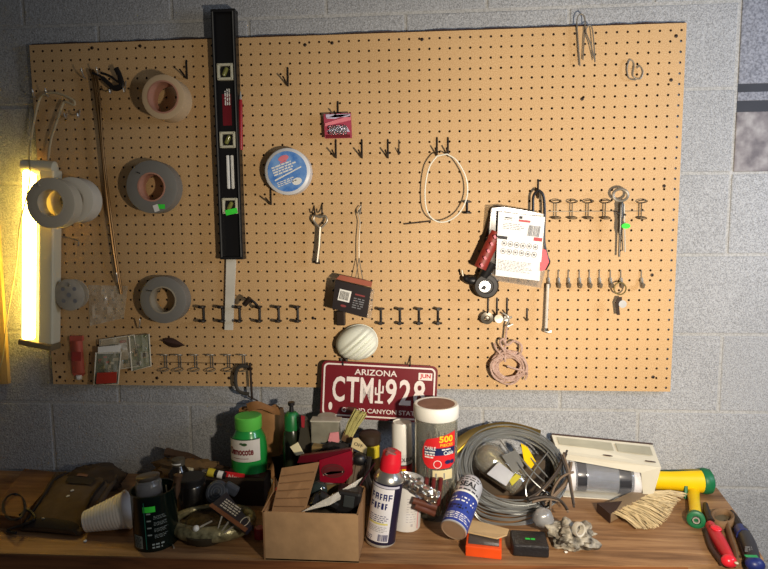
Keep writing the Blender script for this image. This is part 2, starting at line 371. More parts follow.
# ------------------------------------------------------------ long wire loop
mb = MB(); mb.tube(cat_([W(447, 154, 1.70), W(457, 161, 1.60), (W(466, 178, 1.30)), W(467, 196, 1.20), W(460, 212, 1.30), W(448, 221, 1.50), W(436, 221, 1.60), W(427, 211, 1.50), W(425, 190, 1.40), W(429, 168, 1.60), W(437, 156, 1.70)], 8), .07, 8)
mb.tube(cat_([W(437, 156, 1.70), W(447, 154, 1.80)], 4), .07, 8)
one('cable_loop', 'thin pale cable looped over two black hooks', 'cable', W(447, 190), mb, M('pale_cable', (226, 222, 205), .4))
a = W(404, 224, .2); one('wire_rod', 'short dark wire lying level at the foot of the pale cable loop', 'wire', a, MB().tube(cat_([a, W(418, 222.5, .2), W(431, 221, .2)], 4), .07, 6), drk)
# ------------------------------------------------------------ tapes
def tape(name, label, c, R_, r_, th, mo, mi, mf, axis=(0, -1, 0), cat='tape', g=None):
    c = Vector(c); t = T(name, label, cat, c, g)
    part(t, 'tape_winding', MB().lathe([(R_, 0), (R_, th), (R_-.08, th+.03), (r_+.14, th+.03), (r_+.14, 0)], c, axis, 48, closed=True), [mo])
    part(t, 'cardboard_core', MB().lathe([(r_+.14, -.02), (r_+.14, th+.06), (r_, th+.06), (r_, -.02)], c, axis, 40, closed=True), mi)
    return t
mtape = M('masking_tape', (192, 166, 130), .8, var=.05); core = M('tape_core', (176, 126, 104), .85); gtape = M('grey_duct_tape', (122, 119, 112), .55, .05, var=.06)
def hang(px, py, zf, th): c = W(px, py, zf); return Vc(c[0], -zf+th, c[2])
tape('masking_tape_roll', 'beige masking tape roll hanging left of the level', hang(163, 97, 2.7, 1.9), 2.15, 1.45, 1.9, mtape, core, mtape)
t = tape('duct_tape_roll', 'grey tape roll with a green price sticker', hang(151.5, 187, 1.9, 1.4), 2.65, 1.32, 1.4, gtape, core, gtape)
f = pm(W(152, 187, 1.98)); mb = MB(); mb.rect(f, .35, -2.2, 1.25, -1.75); part(t, 'price_sticker', mb, green); part(t, 'loose_tag', MB().rect(pm(W(156.5, 208.5, 2.0), (1, 0, .3)), -.3, -.3, .25, .4), paperw)
t = tape('duct_tape_roll', 'plain grey tape roll in the lower left, without sticker', hang(163, 300, 1.7, 1.3), 2.45, 1.3, 1.3, gtape, M('grey_core', (150, 140, 120), .8), gtape)
wt = M('white_tape', (186, 176, 154), .6, var=.05)
c = hang(50.5, 203, 4.0, 1.3); tape('white_tape_roll', 'front pale tape roll hanging before the lit lamp', c, 2.5, 1.32, 1.3, wt, wt, wt)
c2 = W(72, 200, 2.4); tape('white_tape_roll', 'rear pale tape roll behind the front one, touching the board side', (c2[0], -2.45+1.6, c2[2]), 2.3, 1.2, 1.6, M('white_tape_rear', (206, 198, 180), .6, var=.05), wt, wt)
a = W(66, 190); one('peg_hook', 'long hook carrying the two pale tape rolls', 'hook', a, MB().tube([a+Vc(0, .1, 0), a+Vc(0, -.2, 0), a+Vc(0, -4.3, .2), a+Vc(0, -4.4, .6)], .09, 8), steel)
a = W(57, 232); one('wire_hook', 'short dark hook under the pale tape rolls', 'hook', a, MB().tube(cat_([W(58, 231, .3), W(61, 236, .3), W(70, 238, .6), W(78, 241, 1.0), W(78, 246, 1.0)], 4), .07, 6), zinc)
# clear reel
c = hang(69, 295, 1.4, 1.0); t = T('plastic_reel', 'round clear plastic reel between the lamp and the plastic bags', 'reel', c)
part(t, 'side_disc', MB().lathe([(0, .9), (1.6, .9), (1.68, .95), (1.6, 1.0), (0, 1.0)], c, (0, -1, 0), 40), M('cloudy_plastic', (216, 208, 190), .2, trans=.5, var=.08, scale=40))
part(t, 'side_disc', MB().lathe([(0, 0), (1.6, 0), (1.6, .1), (0, .1)], c, (0, -1, 0), 40), M('cloudy_plastic'))
part(t, 'hub', MB().lathe([(.55, .1), (.55, .9)], c, (0, -1, 0), 24), M('hub_pink', (150, 120, 112), .6)); mb = MB(); f = pm(c+Vc(0, -1.02, 0))
for k in range(4): a = PI/4+k*PI/2; mb.disc(f, math.cos(a)*.9, math.sin(a)*.9, .22, n=12)
mb.disc(f, 0, 0, .25, n=14); part(t, 'spoke_mark', mb, inkg)
one('peg_hook', 'small bare wire tip holding the clear plastic reel', 'hook', W(69, 284), MB().tube([W(69, 286), W(69, 286, 1.7), W(69, 283, 1.8)], .06, 6), zinc)
# ------------------------------------------------------------ spool with blue label
c = hang(287.3, 171.5, 1.5, 1.3); t = T('plastic_spool', 'round white spool with a blue label right of the level', 'spool', c)
part(t, 'case', MB().lathe([(2.2, 0), (2.32, .1), (2.32, 1.2), (2.2, 1.3), (0, 1.3)], c, (0, -1, 0), 56), M('spool_white', (205, 205, 205), .35))
f = pm(c+Vc(0, -1.32, 0)); mb = MB(); mb.disc(f, 0, 0, 2.0, n=48); mb.cur = 1; f2 = pm(c+Vc(0, -1.34, 0), (1, 0, .35), (0, 0, 1))
mb.lines(f2, -1.4, .0, 1.3, 1.0, 4, .6, .3); mb.poly(f2, [(-1.5, -.5), (1.5, -.1), (1.5, .02), (-1.5, -.35)]); mb.lines(f2, -1.4, -1.15, .6, -.6, 3, .5, .4); mb.cur = 1; mb.disc(f2, .6, -1.25, .5, .35, 20)
mb.cur = 2; mb.disc(f2, .1, 1.35, .55, .28, 18); mb.rect(f2, -.4, .95, .3, 1.1); part(t, 'label_disc', mb, [M('spool_blue', (66, 118, 190), .35, rgb2=(120, 160, 210), scale=50), white, pinkc])
# ------------------------------------------------------------ level
c = W(227, 135, 1.0); zt = W(226, 12, .9)[2]; zb = W(229, 257, .9)[2]; xc = W(227.3, 130, 1.0)[0]; t = T('spirit_level', 'long black spirit level hanging vertically across the left of the board', 'level', (xc, -.2, zb))
blu = M('level_black', (20, 19, 20), .35); h = zt-zb; zm = (zt+zb)/2
mb = MB(); mb.box((xc, -.62, zm), (1.9, .25, h), bev=.03); part(t, 'web', mb, blu)
mb = MB()
for sx in (-1, 1):
    mb.cur = 0; mb.box((xc+sx*1.08, -.62, zm), (.26, 1.0, h), bev=.04); mb.cur = 1; mb.box((xc+sx*1.02, -1.135, zm), (.1, .03, h))
part(t, 'rail', mb, [blu, alu])
part(t, 'end_cap', MB().box((xc, -.62, zt+.1), (2.5, 1.06, .3), bev=.08), blk); part(t, 'end_cap', MB().box((xc, -.62, zb-.1), (2.5, 1.06, .3), bev=.08), blk)
vm = M('vial_frame', (188, 184, 160), .5); vl = M('vial_fluid', (120, 120, 60), .15, var=.3)
for yy, rt_ in ((72, 0), (140, 0), (206, 0)):
    p = W(227, yy, .9); p[0] = xc; mb = MB(); sq = [(math.copysign(.85, x_)*1, y_) for x_, y_ in ()]
    mb.box(p+Vc(0, .0, .68), (1.6, .5, .25), bev=.08); mb.box(p+Vc(0, 0, -.68), (1.6, .5, .25), bev=.08); mb.box(p+Vc(.68, 0, 0), (.25, .5, 1.6), bev=.08); mb.box(p+Vc(-.68, 0, 0), (.25, .5, 1.6), bev=.08)
    mb.cur = 1; mb.lathe([(.5, 0), (.6, .12)], p+Vc(0, .12, 0), (0, -1, 0), 24)
    v = part(t, 'vial_frame', mb, [vm, blk])
    part(t, 'vial', MB().lathe([(0, -.5), (.2, -.4), (.22, 0), (.2, .4), (0, .5)], p+Vc(0, -.1, 0), (.5, 0, 1), 16), vl, parent=v)
p = W(230, 172, .8); mb = MB(); mb.box(p+Vc(.25, .1, 0), (.3, .3, 3.4), bev=.1); mb.box(p+Vc(-.2, .1, 0), (.3, .3, 3.4), bev=.1); part(t, 'side_vial', mb, white)
f = pm((xc, -.76, W(227, 95, .8)[2])); mb = MB(); mb.rect(f, -.5, -3.0, .42, .1); mb.cur = 1; f9 = pm((xc, -.77, W(227, 96, .8)[2]), (0, 0, 1), (-1, 0, 0)); mb.lines(f9, -.9, -.32, .9, .32, 3, .55, .35); part(t, 'maker_label', mb, [maroon, white])
part(t, 'price_sticker', MB().rect(pm((xc+.2, -1.2, W(229, 211, .9)[2]), (1, 0, .2)), -.65, -.35, .6, .2), green)
a, b = W(240.5, 92, .6), W(241, 150, .6); t = T('marker_pen', 'slim red marker with a bright tip tucked against the level', 'pen', b)
part(t, 'barrel', MB().lathe([(.17, 0), (.2, .1), (.2, 4.6), (.14, 5.0)], b, a-b, 14), M('dull_red', (150, 24, 34), .4)); part(t, 'tip', MB().lathe([(.14, 5.0), (.1, 5.4), (.04, 5.8)], b, a-b, 12), steel)
a, b = W(232, 255, .4), W(228, 330, .4); t = one('plastic_strip', 'narrow pale plastic strip hanging below the level', 'strip', b, MB().prism([W(226.5, 250, .5), W(236, 250, .5), W(232.5, 330, .5), W(224.5, 330, .5)], (0, -1, 0), .25), M('pale_strip', (205, 200, 186), .5))
# ------------------------------------------------------------ fluorescent lamp
n0 = len(bpy.data.objects); LP0 = set(bpy.data.objects)
t = T('fluorescent_lamp', 'lit upright fluorescent work lamp at the left edge of the board', 'lamp', W(36, 345, 1))
a = W(45, 168, 1.6); b = W(42, 344, 1.6); hm = M('lamp_housing', (206, 198, 170), .55, var=.04)
zt, zb = a[2], b[2]; xl = W(36, 168, 1.6)[0]
mb = MB(); mb.box((xl+1.2, -1.0, (zt+zb)/2), (1.7, 1.5, zt-zb), bev=.3, seg=3); part(t, 'housing', mb, hm)
mb = MB(); mb.box((xl+.45, -.45, (zt+zb)/2), (1.6, .3, zt-zb), bev=.1); part(t, 'reflector', mb, white)
part(t, 'glowing_tube', MB().lathe([(0, 0), (.55, .1), (.62, .3), (.62, zt-zb-.9), (.5, zt-zb-.6), (0, zt-zb-.6)], (xl-.85, -1.35, zb+.3), (0, 0, 1), 24), M('lamp_tube', (255, 216, 100), .4, emit=34., var=.0), label='glowing yellow white tube')
mb = MB(); mb.lathe([(.3, -2.0), (.72, -1.85), (.78, 0), (.74, 1.6), (.4, 1.8)], (xl+.2, -1.2, zt+.1), (1, 0, 0), 24, sy=.8); part(t, 'top_cap', mb, hm)
part(t, 'bottom_cap', MB().box((xl+.2, -1.1, zb-.1), (3.8, 1.6, .7), rot('Y', 6), bev=.15), M('cap_tan', (120, 104, 74), .6))
mb = MB(); mb.tube(cat_([W(30, 140, .6), W(29, 152, 1.2), W(30, 175, 2.2), W(27, 195, 2.4), W(20, 225, 2.2), W(17, 260, 1.5), W(12, 290, 1.0), W(7, 320, .5), W(2, 360, .2), W(-10, 390, .2)], 8), .07, 8); part(t, 'cord', mb, M('lamp_cord', (150, 140, 110), .6))
ptb = W(35, 345, 1.6); ptt = W(36, 165, 1.6); xr = Matrix.Translation(Vc(ptt.x, 0, ptt.z)*S) @ Matrix.Rotation(math.atan2(ptt.x-ptb.x+0, ptt.z-ptb.z), 4, 'Y') @ Matrix.Translation(-Vc(ptt.x, 0, ptt.z)*S)
for o in set(bpy.data.objects)-LP0:
    if o.type == 'MESH' and o.name.split('.')[0] != 'cord':
        lo = Vector(t['_o'])*S; o.data.transform(Matrix.Translation(-lo) @ xr @ Matrix.Translation(lo))
cw = M('white_coated_wire', (178, 160, 124), .5)
mb = MB(); mb.tube(cat_([W(48, 160, 1.2), W(51, 140, 1.0), W(58, 118, .9), W(63, 104, .8), W(66, 102, .8), W(74, 105, .8), W(73, 100, .8), W(60, 94, .8), W(50, 93, .8), W(41, 97, .8), W(36, 112, .8), W(31, 138, .6)], 7), .12, 8); one('wire_hanger', 'pale bent wire hanger from which the lit lamp hangs', 'hanger', W(50, 93, .8), mb, cw)
def pin(a, b, lab, h0=.0, h1=1.6, m=None):
    p, q = W(*a, h0), W(*b, h1); one('peg_hook', lab, 'hook', p, MB().tube(cat_([p+Vc(0, .1, 0), p, (p+q)/2+Vc(0, 0, -.25), q, q+Vc(0, -.1, .35)], 4), .075, 7), m or steel)
pin((35, 97), (33, 93), 'bright tipped hook at far left above the lamp'); pin((49, 96), (46, 92), 'bright tipped hook beside the far left one above the lamp')
pin((67, 114), (65, 117), 'bright tipped hook under the left bend of the pale hanger'); pin((80, 110), (78, 117), 'bright tipped hook at the right end of the pale hanger')
pin((86, 78), (82, 72), 'bright tipped hook left of the long brass rod'); pin((100, 76), (97, 71), 'bright tipped hook above the top of the long brass rod')
pin((112, 86), (110, 93), 'bright tipped hook below the black wrench'); pin((126, 82), (124, 92), 'bright tipped hook at the right end of the black wrench')
mb = MB(); mb.tube(cat_([W(90, 70, .5), W(93, 78, .7), W(97, 105, .7), W(102, 150, .7), W(107, 200, .6), W(114, 255, .5), W(121, 294, .4)], 8), .16, 8)
mb.tube(cat_([W(93, 70, .5), W(97, 80, .7), W(100, 105, .7), W(103, 150, .7), W(109, 200, .6), W(116, 255, .5), W(122, 294, .4)], 8), .12, 8)
one('brass_rod', 'long dull brass rod hanging in a gentle bend', 'rod', W(92, 72), mb, M('dull_brass', (112, 84, 50), .35, .8))
mb = MB(); mb.tube(cat_([W(92, 73, 1.2), W(100, 76, 1.2), W(108, 83, 1.2), W(114, 88, 1.2), W(121, 86, 1.2), W(120, 77, 1.2), W(116, 68, 1.2)], 6), [.12]*8+[.22]*10+[.3]*12+[.28]*7, 8, flat=.5)
mb.tube(cat_([W(101, 73, 1.0), W(110, 76, 1.0), W(118, 82, 1.0)], 5), .12, 8); one('wrench', 'small black wrench lying across the top of the brass rod', 'wrench', W(110, 84, .6), mb, blkm)
# ------------------------------------------------------------ things in packets at the lower left
def bagmesh(pts, h0, h1, seed, n=8):
    a, b, c, d = pts
    def fn(u, v):
        x = (a[0]*(1-u)+b[0]*u)*(1-v)+(d[0]*(1-u)+c[0]*u)*v; y = (a[1]*(1-u)+b[1]*u)*(1-v)+(d[1]*(1-u)+c[1]*u)*v
        k = math.sin(PI*u)*math.sin(PI*v); nn = noise.noise(Vc(u*7+seed, v*7, seed))
        return W(x, y, h0+(h1-h0)*k+nn*.6)
    mb = MB(); mb.surf(fn, n, n); 
    def fb(u, v):
        x = (a[0]*(1-u)+b[0]*u)*(1-v)+(d[0]*(1-u)+c[0]*u)*v; y = (a[1]*(1-u)+b[1]*u)*(1-v)+(d[1]*(1-u)+c[1]*u)*v
        return W(x, y, h0*.5)
    return mb.surf(fb, n, n)
film = M('bag_film', (226, 218, 196), .1, trans=.0, var=.05, alpha=.26, bump=.8, bscale=50, spec=1.)
t = T('plastic_bag', 'crumpled empty clear plastic bag right of the clear reel', 'bag', W(105, 285, .5)); part(t, 'film', bagmesh([(88, 285), (128, 286), (124, 318), (90, 326)], .2, .9, 1, 12), film)
c = W(82, 357, .5); t = T('caulk_tube', 'small red tube at the lower left corner of the board', 'tube', c)
q = [(70, 340), (82, 340), (84, 374), (73, 375)]
mb = MB(); mb.surf(lambda u, v: W(69.5+13*u+2.5*v, 341+32*v, .25+.55*math.sin(PI*u)*(1-.4*v)), 8, 6); mb.prism([W(69.5, 336, .5), W(82, 336, .5), W(82.5, 341, .5), (W(69.5, 341, .5))], (0, -1, 0), .3); mb.prism([W(72, 373, .3), W(85, 373, .3), W(83, 376, .3), W(74, 376, .3)], (0, -1, 0), .2)
part(t, 'tube_body', mb, M('tube_red', (178, 84, 66), .45)); part(t, 'printed_band', MB().rect(lambda x, y: W(72+x, 352+y, .92), 0, 0, 9, 9, 3), M('tube_red_dark', (150, 52, 44), .5)); part(t, 'cap', MB().lathe([(.3, 0), (.3, .4), (.2, .5)], W(79, 375, .35), (0, 0, -1), 14), paperw)
def packet(lab, q, z, dark, cols, seed, name='plastic_packet'):
    t = T(name, lab, 'packet', W(*q[0], z)); n = len(q)
    part(t, 'backing_card', MB().prism([W(*p, z) for p in q], (0, -1, 0), .12), dark)
    part(t, 'film', bagmesh(q, z+.05, z+.6, seed, 8), film); a, b, c, d = [Vc(*p) for p in q]
    def f(u, v): p = (a*(1-u)+b*u)*(1-v)+(d*(1-u)+c*u)*v; return W(p[0], p[1], z+.08)
    mb = MB()
    for i in range(14):
        mb.cur = i % len(cols); u, v = random.uniform(.08, .75), random.uniform(.1, .8); mb.rect(f, u, v, u+random.uniform(.1, .25), v+random.uniform(.05, .16))
    part(t, 'print', mb, cols); mb = MB(); mb.tube([W(*p, z+.25) for p in q], .07, 5, closed=True); part(t, 'sealed_edge', mb, M('seal_edge', (214, 206, 184), .4)); return t
sheetp_ = lambda px, z: MB().prism([W(x, y, z) for x, y in px], (0, -1, 0), .08)
dg = M('dark_green_card', (58, 78, 54), .6); lt = M('pale_print', (170, 160, 130), .7)
packet('white and tan plastic packet fanned out behind the dark green one', [(100, 340), (134, 335), (140, 366), (99, 372)], .5, M('packet_tan', (186, 170, 140), .6), [paperw, M('soft_red', (170, 90, 70), .6), dg], 3)
packet('dark green hardware packet with a red lower end at the board bottom', [(96, 353), (121, 352), (118, 384), (94, 385)], 1.1, dg, [lt, M('packet_red', (170, 50, 34), .5), dg], 5)
part(bpy.data.objects['plastic_packet.001'], 'red_end', sheetp_([(97, 373), (116.5, 372), (116, 383), (96, 384)], 1.75), M('packet_red')); part(bpy.data.objects['plastic_packet.001'], 'white_header', sheetp_([(98, 347), (120, 345), (120, 353), (98, 354)], 1.3), paperw)
packet('grey green blister packet hanging right of the red ended one', [(129, 336), (149, 334), (151, 366), (132, 371)], .6, M('grey_green', (120, 130, 98), .6), [lt, tan, dg, paperw], 8)
pin((138, 328), (140, 322), 'bright hook holding the grey green blister packet', 0, 1.2)
pin((118, 283), (117, 276), 'bright hook above the crumpled clear bag', 0, 1.2)
# dark glove like thing + C clamps
mb = MB(); mb.surf(lambda u, v: W(163+21*u+1.5*math.sin(3*v*PI), 340.5+5*u+ (v-.5)*(9*math.sin(PI*min(1, u*.9+.12))+.5), .2+.5*math.sin(PI*v)), 10, 6); mb.surf(lambda u, v: W(163+21*u, 340.5+5*u+(v-.5)*(9*math.sin(PI*min(1, u*.9+.12))+.5), .12), 10, 6)
one('leather_tab', 'dark brown leather tab above the bright ring holders', 'tab', W(172, 344), mb, M('dark_leather', (58, 36, 26), .8))
t = T('c_clamp', 'dark steel C clamp hanging off the bottom edge of the board', 'clamp', W(245, 368, .8))
mb = MB(); mb.tube(cat_([W(249, 367, .9), W(240, 366, .9), (W(236, 373, .9)), W(236, 385, .9), W(240, 392, .9), W(249, 394, .9)], 6), .2, 8, flat=.7); part(t, 'frame', mb, M('clamp_grey', (78, 74, 68), .5, .6))
mb = MB(); mb.tube([W(250, 363, .9), W(252, 399, .9)], .13, 8); mb.lathe([(.26, 0), (.3, .2), (.15, .3)], W(250, 370, .9), (0, 0, 1), 12); part(t, 'screw_rod', mb, drk)
part(t, 'handle', MB().tube([W(248, 396, 1.1), W(258, 401, .6)], .08, 8), drk)
t = T('c_clamp', 'tiny dark clamp caught on the fourth dark bracket', 'clamp', W(252, 300, .8)); mb = MB(); mb.tube(cat_([W(245, 303, 2.2), W(249, 299, 2.2), W(256, 304, 2.0), W(259, 309, 1.6)], 4), .13, 8); part(t, 'jaw', mb, blkm)
mb = MB(); mb.tube([W(244, 305, 2.2), W(250, 298, 2.2)], .28, 8); mb.tube([W(244, 297, 2.2), W(252, 303, 2.2)], .07, 6); part(t, 'knob', mb, drk)
# ------------------------------------------------------------ small red packet
t = T('hardware_packet', 'small square red and pink packet hanging on a black hook', 'packet', W(338, 113, .7)); zz = .9
part(t, 'card', MB().prism([W(323.5, 114, zz), W(351, 113, zz), W(352, 138, zz), W(325, 138.5, zz)], (0, -1, 0), .1), M('red_card', (164, 64, 84), .4))
f = pm(W(338, 126, zz+.12)); mb = MB(); mb.poly(f, [(-1.3, .3), (1.3, 1.0), (1.3, .55), (-1.3, 0)]); mb.cur = 1; mb.poly(f, [(-1.2, .75), (-.3, 1.1), (1.2, 1.1), (-.3, .7)]); mb.cur = 1; mb.poly(f, [(-1.2, -.5), (0, -.05), (.9, -.1), (1.2, -.6)]); mb.rect(f, -1.2, .85, 1.25, 1.15); mb.cur = 2; mb.rect(f, -1.2, -1.15, 1.2, -.85)
part(t, 'print', mb, [pinkc, M('lilac', (190, 180, 200), .5), maroon])
part(t, 'blister', MB().box(W(338, 130, 1.2), (1.8, .35, .9), bev=.15), clearp)
# ------------------------------------------------------------ ornamental key tool and wire
t = T('key_tool', 'old metal key with a heart shaped bow hanging from hooks', 'key', W(319, 215, .5)); h = .9
mb = MB(); mb.tube(cat_([W(x, y, h) for x, y in ((320, 228), (314, 221), (315, 216), (320, 217), (325, 216), (327, 221), (322, 227))], 6, True), .12, 8, closed=True); part(t, 'bow', mb, zinc)
mb = MB(); mb.tube([W(320, 227, h), W(319, 245, h), W(317, 262, h)], .17, 8); part(t, 'shaft', mb, zinc); part(t, 'bit', MB().prism([W(315, 259, h), W(319, 259, h), W(320, 264, h), (W(315, 264, h))], (0, -1, 0), .2), drk)
pin((314, 206), (315, 214), 'dark hook left of two holding the heart bowed key', 0, 1.3, blkm); pin((322, 204), (322, 214), 'dark hook right of two holding the heart bowed key', 0, 1.3, blkm)
pin((361, 205), (360, 214), 'hook at the top of the long thin wire over the dark packet', 0, 1.0, zinc)
t = T('hanging_wire', 'thin forked wire reaching down to the dark barcoded packet', 'wire', W(360, 210, .8)); mb = MB(); mb.tube(cat_([W(361, 206, .7), W(358, 212, .8), W(360, 222, .8), W(359, 240, .9), W(359, 258, .9)], 5), .05, 6); part(t, 'strand', mb, zinc)
part(t, 'prong', MB().tube([W(359, 258, .9), W(355, 281, 1.2)], .045, 6), zinc); part(t, 'prong', MB().tube([W(359, 258, .9), W(363, 281, 1.2)], .045, 6), zinc)
# dark packet with barcode
q = [(335.5, 280), (371, 288.5), (366.5, 318), (332, 308.5)]; zz = 2.4
t = T('dark_packet', 'dark tilted boxed packet with a white barcode above the dust mask', 'packet', W(350, 282, 1.5))
n = (0, -1, 0); mb = MB(); mb.prism([W(*p, zz) for p in q], n, .9); part(t, 'box', mb, M('packet_black', (34, 26, 26), .4))
mb = MB(); mb.prism([W(336, 279, zz-.2), W(371, 287, zz-.2), W(372, 282, zz-.2), W(340, 275, zz-.2)][::-1], n, .5); part(t, 'top_flap', mb, M('rust_card', (150, 78, 56), .6))
mb = MB(); mb.prism([W(371, 289, zz-.3), W(374, 290, zz-.3), W(371, 319, zz-.3), W(366, 318, zz-.3)], n, .4); part(t, 'plastic_edge', mb, clearp)
u = (W(*q[1], zz)-W(*q[0], zz)).normalized(); v = (W(*q[0], zz)-W(*q[3], zz)).normalized(); f = pm(W(344.5, 296, zz+.03), u, v); f2 = pm(W(344.5, 296, zz+.05), u, v)
mb = MB(); mb.rect(f, -.6, -.55, .6, .6); mb.cur = 1; mb.barcode(f2, -.48, -.4, .48, .45, 9); mb.cur = 2; mb.lines(f, .95, -.95, 2.2, .2, 5, .45); mb.cur = 3; mb.rect(f, 1.0, .35, 2.0, .5); mb.disc(f, .1, -1.0, .3, .12)
part(t, 'printed_label', mb, [paperw, ink, inkg, M('dull_red_ink', (130, 50, 50), .6)])
a = W(343, 306, .3); one('wooden_peg', 'short dark brown peg between the dark packet and dust mask', 'peg', a, MB().box(W(341, 318, .5), (.9, .7, 1.5), bev=.1), drk)
# dust mask
c = W(357, 342, .5); t = T('dust_mask', 'white cup shaped dust mask hanging over the licence plate', 'mask', c)
def mk(u, v, k=1.):
    a = 2*PI*u; rr = math.sin(v*PI/2); x = rr*math.cos(a)*(2.15-.12*math.sin(a)); z = rr*math.sin(a)*(1.8+.15*math.cos(a)); d = 1.75*math.cos(v*PI/2)**.8
    s_ = (x*.62-z*.78); 
    if s_ > -.7: d += .27*abs(math.sin((s_+.7)*5.2))*min(1, (s_+.7)*2)*(1 if v < .95 else 0)
    xr = x; zr = z+x*.08
    return Vc(c[0]+xr*k, -.55-d*k, c[2]+zr*k)
mb = MB(); mb.surf(lambda u, v: mk(u, v), 110, 46, cu=True); part(t, 'cup', mb, M('mask_cloth', (222, 224, 208), .9, var=.03))
mb = MB(); mb.tube([mk(k/40, 1.) for k in range(40)], .07, 6, closed=True); part(t, 'rim', mb, M('mask_cloth'))
part(t, 'elastic_strap', MB().tube(cat_([W(344, 356, .8), W(347, 360, .6), W(343, 364, .5), W(341, 358, .4)], 5), .12, 6), M('grey_elastic', (90, 88, 84), .8))
# ------------------------------------------------------------ licence plate
qa = W(322, 363, 1.2); qb = W(433.5, 369, 1.2); qc = W(436, 421, 1.6); qd = W(324, 414, 1.6)
u = (qb-qa).normalized(); v = (qa-qd); v = (v-u*v.dot(u)).normalized(); n = u.cross(v); ce = (qa+qb+qc+qd)/4; hw, hh = 6.0, 2.95
t = T('license_plate', 'maroon Arizona licence plate under the dust mask', 'plate', ce+v*hh)
def rr_(hw, hh, r, n_=6):
    o = []
    for cx, cy, a0 in ((hw-r, hh-r, 0), (-hw+r, hh-r, 90), (-hw+r, -hh+r, 180), (hw-r, -hh+r, 270)):
        for k in range(n_+1): a = math.radians(a0+90*k/n_); o.append((cx+r*math.cos(a), cy+r*math.sin(a)))
    return o
f0 = pm(ce, u, v); pmn = -n if n.y > 0 else n
if n.y > 0: n = -n
pf = lambda off: (lambda x, y: ce+u*x+v*y+n*off)
mar = M('plate_maroon', (110, 22, 32), .35, var=.08)
part(t, 'sheet', MB().prism([pf(0)(*p) for p in rr_(hw, hh, .6)], n, .06), mar)
o_, i_ = rr_(hw-.22, hh-.22, .5), rr_(hw-.38, hh-.38, .4); k = len(o_); mb = MB(); mb.add([pf(.03)(*p) for p in o_+i_], [(j, (j+1) % k, (j+1) % k+k, j+k) for j in range(k)])
pw = M('plate_white', (226, 214, 206), .5, var=.06); part(t, 'border', mb, pw)
mb = MB(); g_ = pf(.04); mb.text('ARIZONA', 4.4, .62, g_, -.35, 1.95, .012); part(t, 'state_lettering', mb, pw)
mb = MB()
for ch, x, w in (('C', -4.15, 1.3), ('T', -2.7, 1.3), ('M', -1.22, 1.35), ('9', 1.3, 1.15), ('2', 2.75, 1.2), ('8', 4.2, 1.2)): mb.text(ch, w, 2.65, g_, x, .08, .022)
part(t, 'number_lettering', mb, pw)
mb = MB(); cx_ = .08; mb.rect(g_, cx_-.11, -.95, cx_+.11, 1.15); mb.disc(g_, cx_, 1.15, .11, .16, 12); mb.rect(g_, cx_-.42, -1.2, cx_+.42, -.95)
for sx, y_ in ((-1, -.25), (1, -.05)):
    x0_, x1_ = sorted((cx_+sx*.1, cx_+sx*.44)); mb.rect(g_, x0_, y_-.09, x1_, y_+.09); x0_, x1_ = sorted((cx_+sx*.3, cx_+sx*.46)); mb.rect(g_, x0_, y_+.09, x1_, y_+.7)
part(t, 'cactus_emblem', mb, pw)
mb = MB(); mb.text('GRAND CANYON STATE', 7.9, .48, g_, .2, -2.05, .012); part(t, 'motto_lettering', mb, pw); mb = MB(); mb.disc(g_, -4.95, -1.75, .2, .42, 14); part(t, 'bare_patch', mb, pw)
mb = MB(); mb.rect(g_, 4.05, 1.45, 5.45, 2.2); mb.cur = 1; mb.text('JUN', 1.1, .55, pf(.05), 4.75, 1.82, .03); part(t, 'month_sticker', mb, [pw, red])
part(t, 'scuffed_patch', MB().poly(pf(.05), [(-3.4, -2.4), (-2.2, -2.35), (-2.15, -1.75), (-3.1, -1.7)]), M('rust_stain', (74, 34, 24), .8))
pin((343, 352), (343, 365), 'black hook at the upper left hole of the licence plate', 0, 1.3, blkm); pin((410, 356), (410, 366), 'black hook at the upper right hole of the licence plate', 0, 1.3, blkm)
# ------------------------------------------------------------ white backed tool package
t = T('tool_package', 'large white backed blister package hanging right of centre', 'package', W(517, 210, 2))
q = [(500, 211.5), (543, 218), (539.5, 281.5), (494.5, 275.5)]; zz = 3.0; q = [(498.5, 211.5), (545, 217), (539.5, 281), (495.5, 275.5)]
qq = [W(*q[0], 3.0), W(*q[1], 3.0), W(*q[2], 2.0), W(*q[3], 2.0)]
mb = MB(); mb.prism(qq, (0, -1, 0), .12); part(t, 'backing_card', mb, M('package_white', (222, 222, 220), .45, var=.03))
o = sum(qq, Vc(0, 0, 0))/4; u = (qq[1]-qq[0]).normalized(); v = (qq[0]-qq[3]); v = (v-u*v.dot(u)).normalized(); n = u.cross(v); sg = 1 if n.y < 0 else -1; n = n*sg
g_ = lambda x, y: o+u*x+v*y+n*.06
mb = MB(); mb.cur = 0; mb.lines(g_, -1.9, 1.6, .3, 2.25, 4, .35); mb.lines(g_, -1.8, -2.5, 1.7, -1.4, 8, .35, .9); mb.barcode(g_, .55, 1.15, 1.65, 2.2, 9)
for r_ in range(2):
    for k in range(6): x = -1.7+k*.6; y = .15-r_*.75; mb.ringp(g_, x+.2, y, .26, .3, .05, 8); mb.rect(g_, x+.1, y-.1, x+.3, y+.1)
mb.cur = 1; mb.rect(g_, -2.2, .55, -1.3, .85); mb.rect(g_, -.5, 2.7, -.2, 2.95); mb.rect(g_, -1.8, 2.6, -1.2, 2.7); mb.cur = 2; mb.rect(g_, 1.2, .75, 2.0, 1.1); mb.rect(g_, -.5, 2.42, .6, 2.62)
mb.cur = 0; mb.lines(g_, -1.9, 2.45, -.8, 2.85, 2, .3); part(t, 'print', mb, [inkg, ink, M('print_red', (170, 34, 44), .5)])
